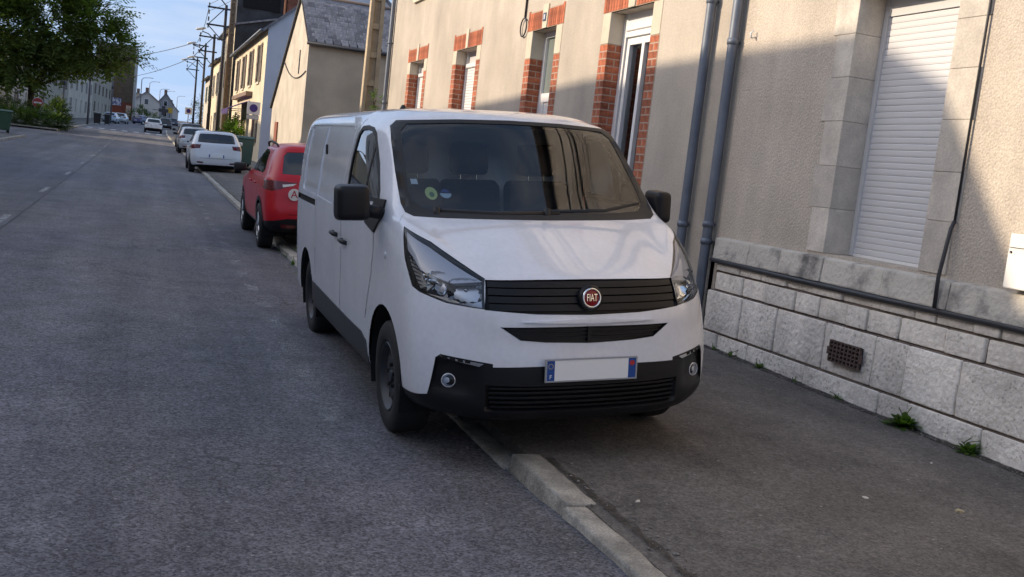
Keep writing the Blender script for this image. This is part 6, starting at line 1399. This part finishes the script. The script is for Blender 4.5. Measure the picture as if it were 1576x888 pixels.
# ------------------------------------------------------------------ other cars
TAIL = M('tail_lamp', (.11, .004, .008), r=.15, coat=.5); CGL = M('car_glass', (.012, .015, .017), r=.04, spec=.9)
def car(name, lab, x, y, paint, H_=1.48, wd=.885, wb=2.60, ro=.72, fo=.82, rz=0, suv=0, tilt=0, face=1, detail=True, lampshape='hatch', group=None, trim='body', rim='alloy', fine=4):
    """(x, y) = ground point under the rear axle centre; face=+1 nose towards +Y"""
    up_ = Vector((0, 0, 1)); a = math.pi/2*face+rz; fx = Vector((math.cos(a), math.sin(a), (gz(y+2)-gz(y))/2*math.sin(a))).normalized(); ly = up_.cross(fx).normalized()
    if tilt: ly = (ly+Vector((0, 0, tilt))).normalized()
    uz = fx.cross(ly).normalized(); zc = gz(y)+abs(tilt)*.75
    mw = Matrix(((fx.x, ly.x, uz.x, x), (fx.y, ly.y, uz.y, y), (fx.z, ly.z, uz.z, zc), (0, 0, 0, 1)))
    e = thing(name, lab, 'car', mat=mw, group=group)
    F0 = wb+fo; B0 = -ro; s_ = H_/1.48; g = .05*suv; w_ = wd
    def row(zf, xf, zs, ws, zr, xr, bx=.16, br=.14): # front centre .. rear centre
        return [(xf, 0, zf), (xf-.05, ws*.55, zf), (xf-bx-.06, ws*.84, (zf+zs)/2), (xf-bx*2.6, ws*.97, zs), (wb*.72 if xf > wb*.9 else xf-bx*2.6-.25, ws, zs), (wb*.35, ws, zs), (min(.1, xr+.9) if xr < -.2 else xr+.45, ws*.995, zs), (xr+br*1.6, ws*.96, (zs+zr)/2), (xr+br*.42, ws*.80, zr), (xr+.03, ws*.5, zr), (xr, 0, zr)]
    net = [row(.20+g, F0-.16, .22+g, w_*.86, .24+g, B0+.14), row(.27+g, F0-.03, .28+g, w_*.95, .30+g, B0+.03), row(.42, F0, .42, w_*.985, .42, B0), row(.56*s_, F0-.01, .58*s_, w_, .56*s_, B0-.01), row(.68*s_, F0-.05, .72*s_, w_, .70*s_, B0+.02),
           row(.78*s_, F0-.14, .84*s_, w_*.995, .84*s_, B0+.05), row(.90*s_, wb+.28, .93*s_, w_*.975, .96*s_, B0+.085), row(.975*s_, wb-.20, .985*s_, w_*.955, 1.02*s_, B0+.115), row(1.02*s_, wb-.32, 1.02*s_, w_*.935, 1.06*s_, B0+.15),
           row(1.20*s_, wb-.66, 1.19*s_, w_*.865, 1.21*s_, B0+.27), row(1.36*s_, wb-1.0, 1.34*s_, w_*.785, 1.36*s_, B0+.40), row(1.415*s_, wb-1.15, 1.39*s_, w_*.74, 1.41*s_, B0+.44), row(1.455*s_, wb-1.40, 1.43*s_, w_*.66, 1.445*s_, B0+.50), row(1.475*s_, wb-1.7, 1.46*s_, w_*.48, 1.465*s_, B0+.75), row(1.48*s_, wb-2.0, 1.475*s_, w_*.12, 1.475*s_, B0+1.1)]
    f_ = fine; S = Skin(net, [f_, f_, f_, f_, f_+2, f_+2, f_+2, f_, f_, f_], max(2, f_-1), smooth=1)
    rear = lambda c: c.x < .75; bk = lambda c: c.x < .6 and c.z > .9*s_
    def cut(poly, U, filt, name_, mat, off=.0, thick=0, parent=e, hole=True):
        if hole: S.hole(poly, U, Z3, filt).free()
        b_ = S.panel(poly, U, Z3, filt)
        if len(b_.faces): return S.finish(b_, name_, mat, parent, off=off, thick=thick)
        b_.free()
    # glass
    cut([(-w_*.70, 1.065*s_), (0, 1.055*s_), (w_*.70, 1.065*s_), (w_*.655, 1.30*s_), (w_*.60, 1.355*s_), (0, 1.375*s_), (-w_*.60, 1.355*s_), (-w_*.655, 1.30*s_)], Y3, lambda c: c.x < .55 and c.z > .95*s_, 'rear_window', CGL, -.004)
    cut([(-w_*.80, 1.03*s_), (0, 1.01*s_), (w_*.80, 1.03*s_), (w_*.70, 1.36*s_), (0, 1.385*s_), (-w_*.70, 1.36*s_)], Y3, lambda c: c.x > wb-1.45 and c.z > .95*s_, 'windscreen', CGL, -.003)
    for sg in (-1, 1):
        fy = (lambda sg: lambda c: c.y*sg > w_*.55 and c.z > .95*s_)(sg)
        cut([(.02, 1.10*s_), (.12, 1.045*s_), (wb-.52, 1.035*s_), (wb-.72, 1.18*s_), (wb-.98, 1.335*s_), (wb-1.15, 1.37*s_), (.55, 1.365*s_), (.30, 1.33*s_)], X3, fy, 'side_window', CGL, -.003)
        if detail:
            cut([(wb*.40-.035, 1.03*s_), (wb*.40+.035, 1.03*s_), (wb*.40+.03, 1.38*s_), (wb*.40-.04, 1.38*s_)], X3, fy, 'door_pillar', DARKP, .001, 0, e, False)
            for (p0, p1) in (((wb*.40, .40), (wb*.40, 1.02*s_)), ((wb-.42, .40), (wb-.42, .95*s_)), ((.34, .75), (.16, 1.0*s_))):
                S.finish(S.panel([(p0[0]-.004, p0[1]), (p0[0]+.004, p0[1]), (p1[0]+.004, p1[1]), (p1[0]-.004, p1[1])], X3, Z3, (lambda sg: lambda c: c.y*sg > .5)(sg)), 'door_gap', GAP, e, off=.0008)
            for hx in (wb*.40+.16, .50): q = MB(); q.tube([(hx-.02, sg*w_*.985, .885*s_), (hx+.05, sg*w_*1.012, .89*s_), (hx+.16, sg*w_*.985, .888*s_)], .014, 6); q.build('door_handle', paint, e, smooth=True)
        mh = MB(); mh.box(wb-.62, wb-.46, min(sg*w_*1.0, sg*w_*1.22), max(sg*w_*1.0, sg*w_*1.22), .98*s_, 1.11*s_); mo = mh.build('mirror', DARKP if (not detail or suv) else paint, e, bevel=.035, seg=2); smooth_obj(mo, 60)
        q = MB(); q.tube([(wb-.54, sg*w_*.92, 1.0*s_), (wb-.54, sg*w_*1.05, 1.02*s_)], .025, 6); q.build('mirror_arm', DARKP, mo)
        # tail lamps
        U = Vector((-.55*sg*-1, 1, 0)).normalized() if False else Vector((.6*sg, 1, 0)).normalized()
        tl = {'hatch': [(B0+.10, sg*w_*.60, .985*s_), (B0+.42, sg*w_*.97, .99*s_), (B0+.40, sg*w_*.97, .87*s_), (B0+.20, sg*w_*.92, .83*s_), (B0+.06, sg*w_*.64, .86*s_)],
              'slim': [(B0+.08, sg*w_*.48, .955*s_), (B0+.15, sg*w_*.80, .975*s_), (B0+.42, sg*w_*.97, .975*s_), (B0+.40, sg*w_*.97, .86*s_), (B0+.15, sg*w_*.86, .84*s_), (B0+.08, sg*w_*.70, .88*s_)]}[lampshape]
        o = cut(tl, U, (lambda sg: lambda c: c.y*sg > .25 and c.x < .3 and .6 < c.z < 1.2*s_)(sg), 'tail_lamp', TAIL, .006, .02)
        if o and lampshape == 'slim':
            t2 = [(B0+.08, sg*w_*.50, .945*s_), (B0+.10, sg*w_*.72, .925*s_), (B0+.10, sg*w_*.70, .89*s_), (B0+.07, sg*w_*.56, .915*s_)]
            b_ = S.panel(t2, U, Z3, (lambda sg: lambda c: c.y*sg > .25 and c.x < .3 and .6 < c.z < 1.2*s_)(sg))
            if len(b_.faces): S.finish(b_, 'reversing_lamp', M('clear_lamp', (.75, .73, .70), r=.25), o, off=.009)
            else: b_.free()
        b_ = S.panel([(sg*w_*.50, .36), (sg*w_*.72, .37), (sg*w_*.72, .42), (sg*w_*.50, .41)], Y3, Z3, lambda c: c.x < .3)
        if len(b_.faces): S.finish(b_, 'reflector', TAIL, e, off=.008)
        else: b_.free()
        # headlamps
        cut([(F0-.12, sg*w_*.50, .66*s_), (F0-.14, sg*w_*.52, .74*s_), (F0-.42, sg*w_*.93, .80*s_), (F0-.36, sg*w_*.95, .70*s_)], Vector((-.6*sg, 1, 0)).normalized(), (lambda sg: lambda c: c.y*sg > .2 and c.x > wb*.8 and c.z < .95*s_)(sg), 'headlight', M('clear_lamp', (.75, .73, .70), r=.25), .003)
        r_ = .32+.012*suv
        for xc in (0, wb):
            S.hole(circ(xc, r_, r_+.055, 24), X3, Z3, (lambda sg: lambda c: c.y*sg > .4 and c.z < .9)(sg)).free(); S.hole([(xc-r_-.05, r_), (xc-r_-.05, .05), (xc+r_+.05, .05), (xc+r_+.05, r_)], X3, Z3, (lambda sg: lambda c: c.y*sg > .4 and c.z < .5)(sg)).free()
            q = MB(); vv = []; ff = []
            for i in range(15):
                t = math.pi*(-.1+1.2*i/14)
                for (rr_, yy) in ((r_+.055, w_*.97), (r_+.06, .55), (.1, .55)): vv.append((xc+rr_*math.cos(t), sg*yy, r_+rr_*math.sin(t)))
            for i in range(14):
                for j in range(2): ff.append((i*3+j, i*3+j+1, i*3+j+4, i*3+j+3))
            q.add(vv, ff); q.build('wheel_housing', GAP, e)
            wheel(e, (xc, sg*(w_-.10), r_), sg, r_, .205, rim)
        if trim == 'black':
            cut([(r_+.06, .20), (wb-r_-.06, .20), (wb-r_-.06, .36), (r_+.06, .36)], X3, (lambda sg: lambda c: c.y*sg > .5 and c.z < .6)(sg), 'sill_trim', BLACKP, .004, .01, e, False)
            for xc in (0, wb):
                for i in range(10):
                    t0, t1 = math.pi*(i/10), math.pi*((i+1)/10); ri, ro_ = r_+.05, r_+.105
                    pq = [(xc+ri*math.cos(t0), r_+ri*math.sin(t0)), (xc+ro_*math.cos(t0), r_+ro_*math.sin(t0)), (xc+ro_*math.cos(t1), r_+ro_*math.sin(t1)), (xc+ri*math.cos(t1), r_+ri*math.sin(t1))]
                    b_ = S.panel(pq, X3, Z3, (lambda sg: lambda c: c.y*sg > .5 and c.z < .9)(sg))
                    if len(b_.faces): S.finish(b_, 'arch_trim', BLACKP, e, off=.006)
                    else: b_.free()
    # rear bumper plastic, plate, badge, hatch gap, bonnet gap
    top = .50 if trim == 'black' else .31
    bp = cut([(-w_, .18), (w_, .18), (w_, top-.06), (w_*.62, top), (-w_*.62, top), (-w_, top-.06)], Y3, lambda c: c.x < .05 and c.z < .7, 'rear_bumper', BLACKP, .003, .01)
    pz = .62*s_ if trim != 'black' else .80*s_
    q = MB(); nx = min((v.co.x for v in S.base.verts if abs(v.co.z-pz) < .08 and abs(v.co.y) < .2), default=B0); q.box(nx-.016, nx-.008, -.26, .26, pz-.055, pz+.055); pl = q.build('number_plate', PLATEW, e)
    for sy in (-1, 1): q = MB(); q.box(nx-.0175, nx-.0165, min(sy*.22, sy*.258), max(sy*.22, sy*.258), pz-.053, pz+.053); q.build('plate_band', PBLUE, pl)
    if detail:
        for (a_, b__) in (((-w_*.62, .53*s_), (w_*.62, .53*s_)),): S.finish(S.panel([(a_[0], a_[1]-.004), (b__[0], b__[1]-.004), (b__[0], b__[1]+.004), (a_[0], a_[1]+.004)], Y3, Z3, lambda c: c.x < .1), 'hatch_gap', GAP, e, off=.001)
        q = MB(); q.tube([(B0+.45, -.25, 1.33*s_), (B0+.38, .15, 1.13*s_)], .008, 5) if False else q.lathe([(.035, 0), (.025, .02), (.001, .05)], 'z', 8, (B0+.9, 0, 1.475*s_)); q.build('aerial', DARKP, e)
    bmesh.ops.delete(S.bm, geom=[v for v in S.bm.verts if not v.link_faces], context='VERTS')
    S.finish(S.bm, 'body', paint, e); q = MB(); q.box(B0+.25, F0-.3, -w_*.60, w_*.60, .17+g, .28+g); q.build('floor_pan', GAP, e)
    S.base.free(); S.tri.free(); return e, S, B0, s_
def paintm(n_, c, metal=0): return M(n_, c, r=.25, coat=.7, metal=metal)
rc, RS, RB, rs_ = car('red_suv', 'red compact SUV with a round A learner sticker, parked behind the van', 2.55, 15.17, M('red_paint', (.50, .006, .016), r=.3, coat=.2, spec=.4), H_=1.56, wd=.89, wb=2.56, ro=.76, suv=1, tilt=-.055, lampshape='slim', trim='black', fine=5)
STK = M('sticker_white', (.75, .74, .72), r=.5)
q = MB(); q.lathe([(.085, 0), (.085, -.004), (.0005, -.0045)], 'x', 28, (RB+.028, .47, .845)); sk = q.build('learner_sticker', STK, rc); text_obj('A', 'sticker_letter', .15, M('sticker_red', (.40, .008, .02), r=.5), rc, Matrix.Translation((RB+.0225, .47, .845)) @ Matrix(((0, 0, -1, 0), (-1, 0, 0, 0), (0, 1, 0, 0), (0, 0, 0, 1))), depth=.001)
for sg in (-1, 1):
    q = MB(); q.tube([(.05, sg*.60, 1.475), (.15, sg*.625, 1.535), (.75, sg*.63, 1.565), (1.25, sg*.62, 1.535), (1.35, sg*.60, 1.48)], .016, 6); q.build('roof_rail', DARKP, rc, smooth=True)
car('white_hatchback', 'white hatchback parked half on the kerb ahead of the teal bin', 2.42, 37.45, paintm('white_car_paint', (.72, .73, .75)), H_=1.50, wd=.90, wb=2.60, ro=.66, tilt=-.04, rim='steel')
car('silver_hatchback', 'silver hatchback parked in front of the white hatchback', 2.6, 57.9, paintm('silver_paint', (.46, .48, .50), .3), H_=1.46, tilt=-.04, detail=False, fine=3)
car('black_car', 'black car with a tall roof, farthest of the parked row', 2.75, 66.5, paintm('black_paint', (.02, .02, .022)), H_=1.62, suv=1, tilt=-.04, detail=False, fine=3)
car('driving_white_car', 'white car driving away past the pedestrian crossing', .78, 113.0, paintm('white_car_paint', (.72, .73, .75)), H_=1.52, wd=.89, detail=False, lampshape='slim', fine=3, trim='black')
car('driving_dark_car', 'dark car ahead of the driving white car', 2.5, 148, paintm('black_paint', (.02, .02, .022)), detail=False, fine=3, H_=1.55)
car('far_dark_car', 'small dark car farther up the street on the right lane', 4.75, 199, paintm('slate_paint', (.05, .055, .07)), detail=False, fine=3, H_=1.5)
car('blue_white_hatchback', 'pale blue-white car parked by the left pavement before the brown building', -4.6, 149, paintm('pale_blue_paint', (.45, .52, .60)), detail=False, fine=3, rz=-.12, H_=1.5)
car('parked_silver_car', 'silver car parked just beyond the pale blue-white one', -3.5, 157, paintm('silver_paint', (.46, .48, .50), .3), detail=False, fine=3, rz=-.10, face=1, H_=1.52)
car('purple_blue_car', 'purple-blue car parked in front of the dark hedge', -1.1, 172, paintm('violet_paint', (.11, .11, .22)), detail=False, fine=3, rz=-.6, H_=1.46)
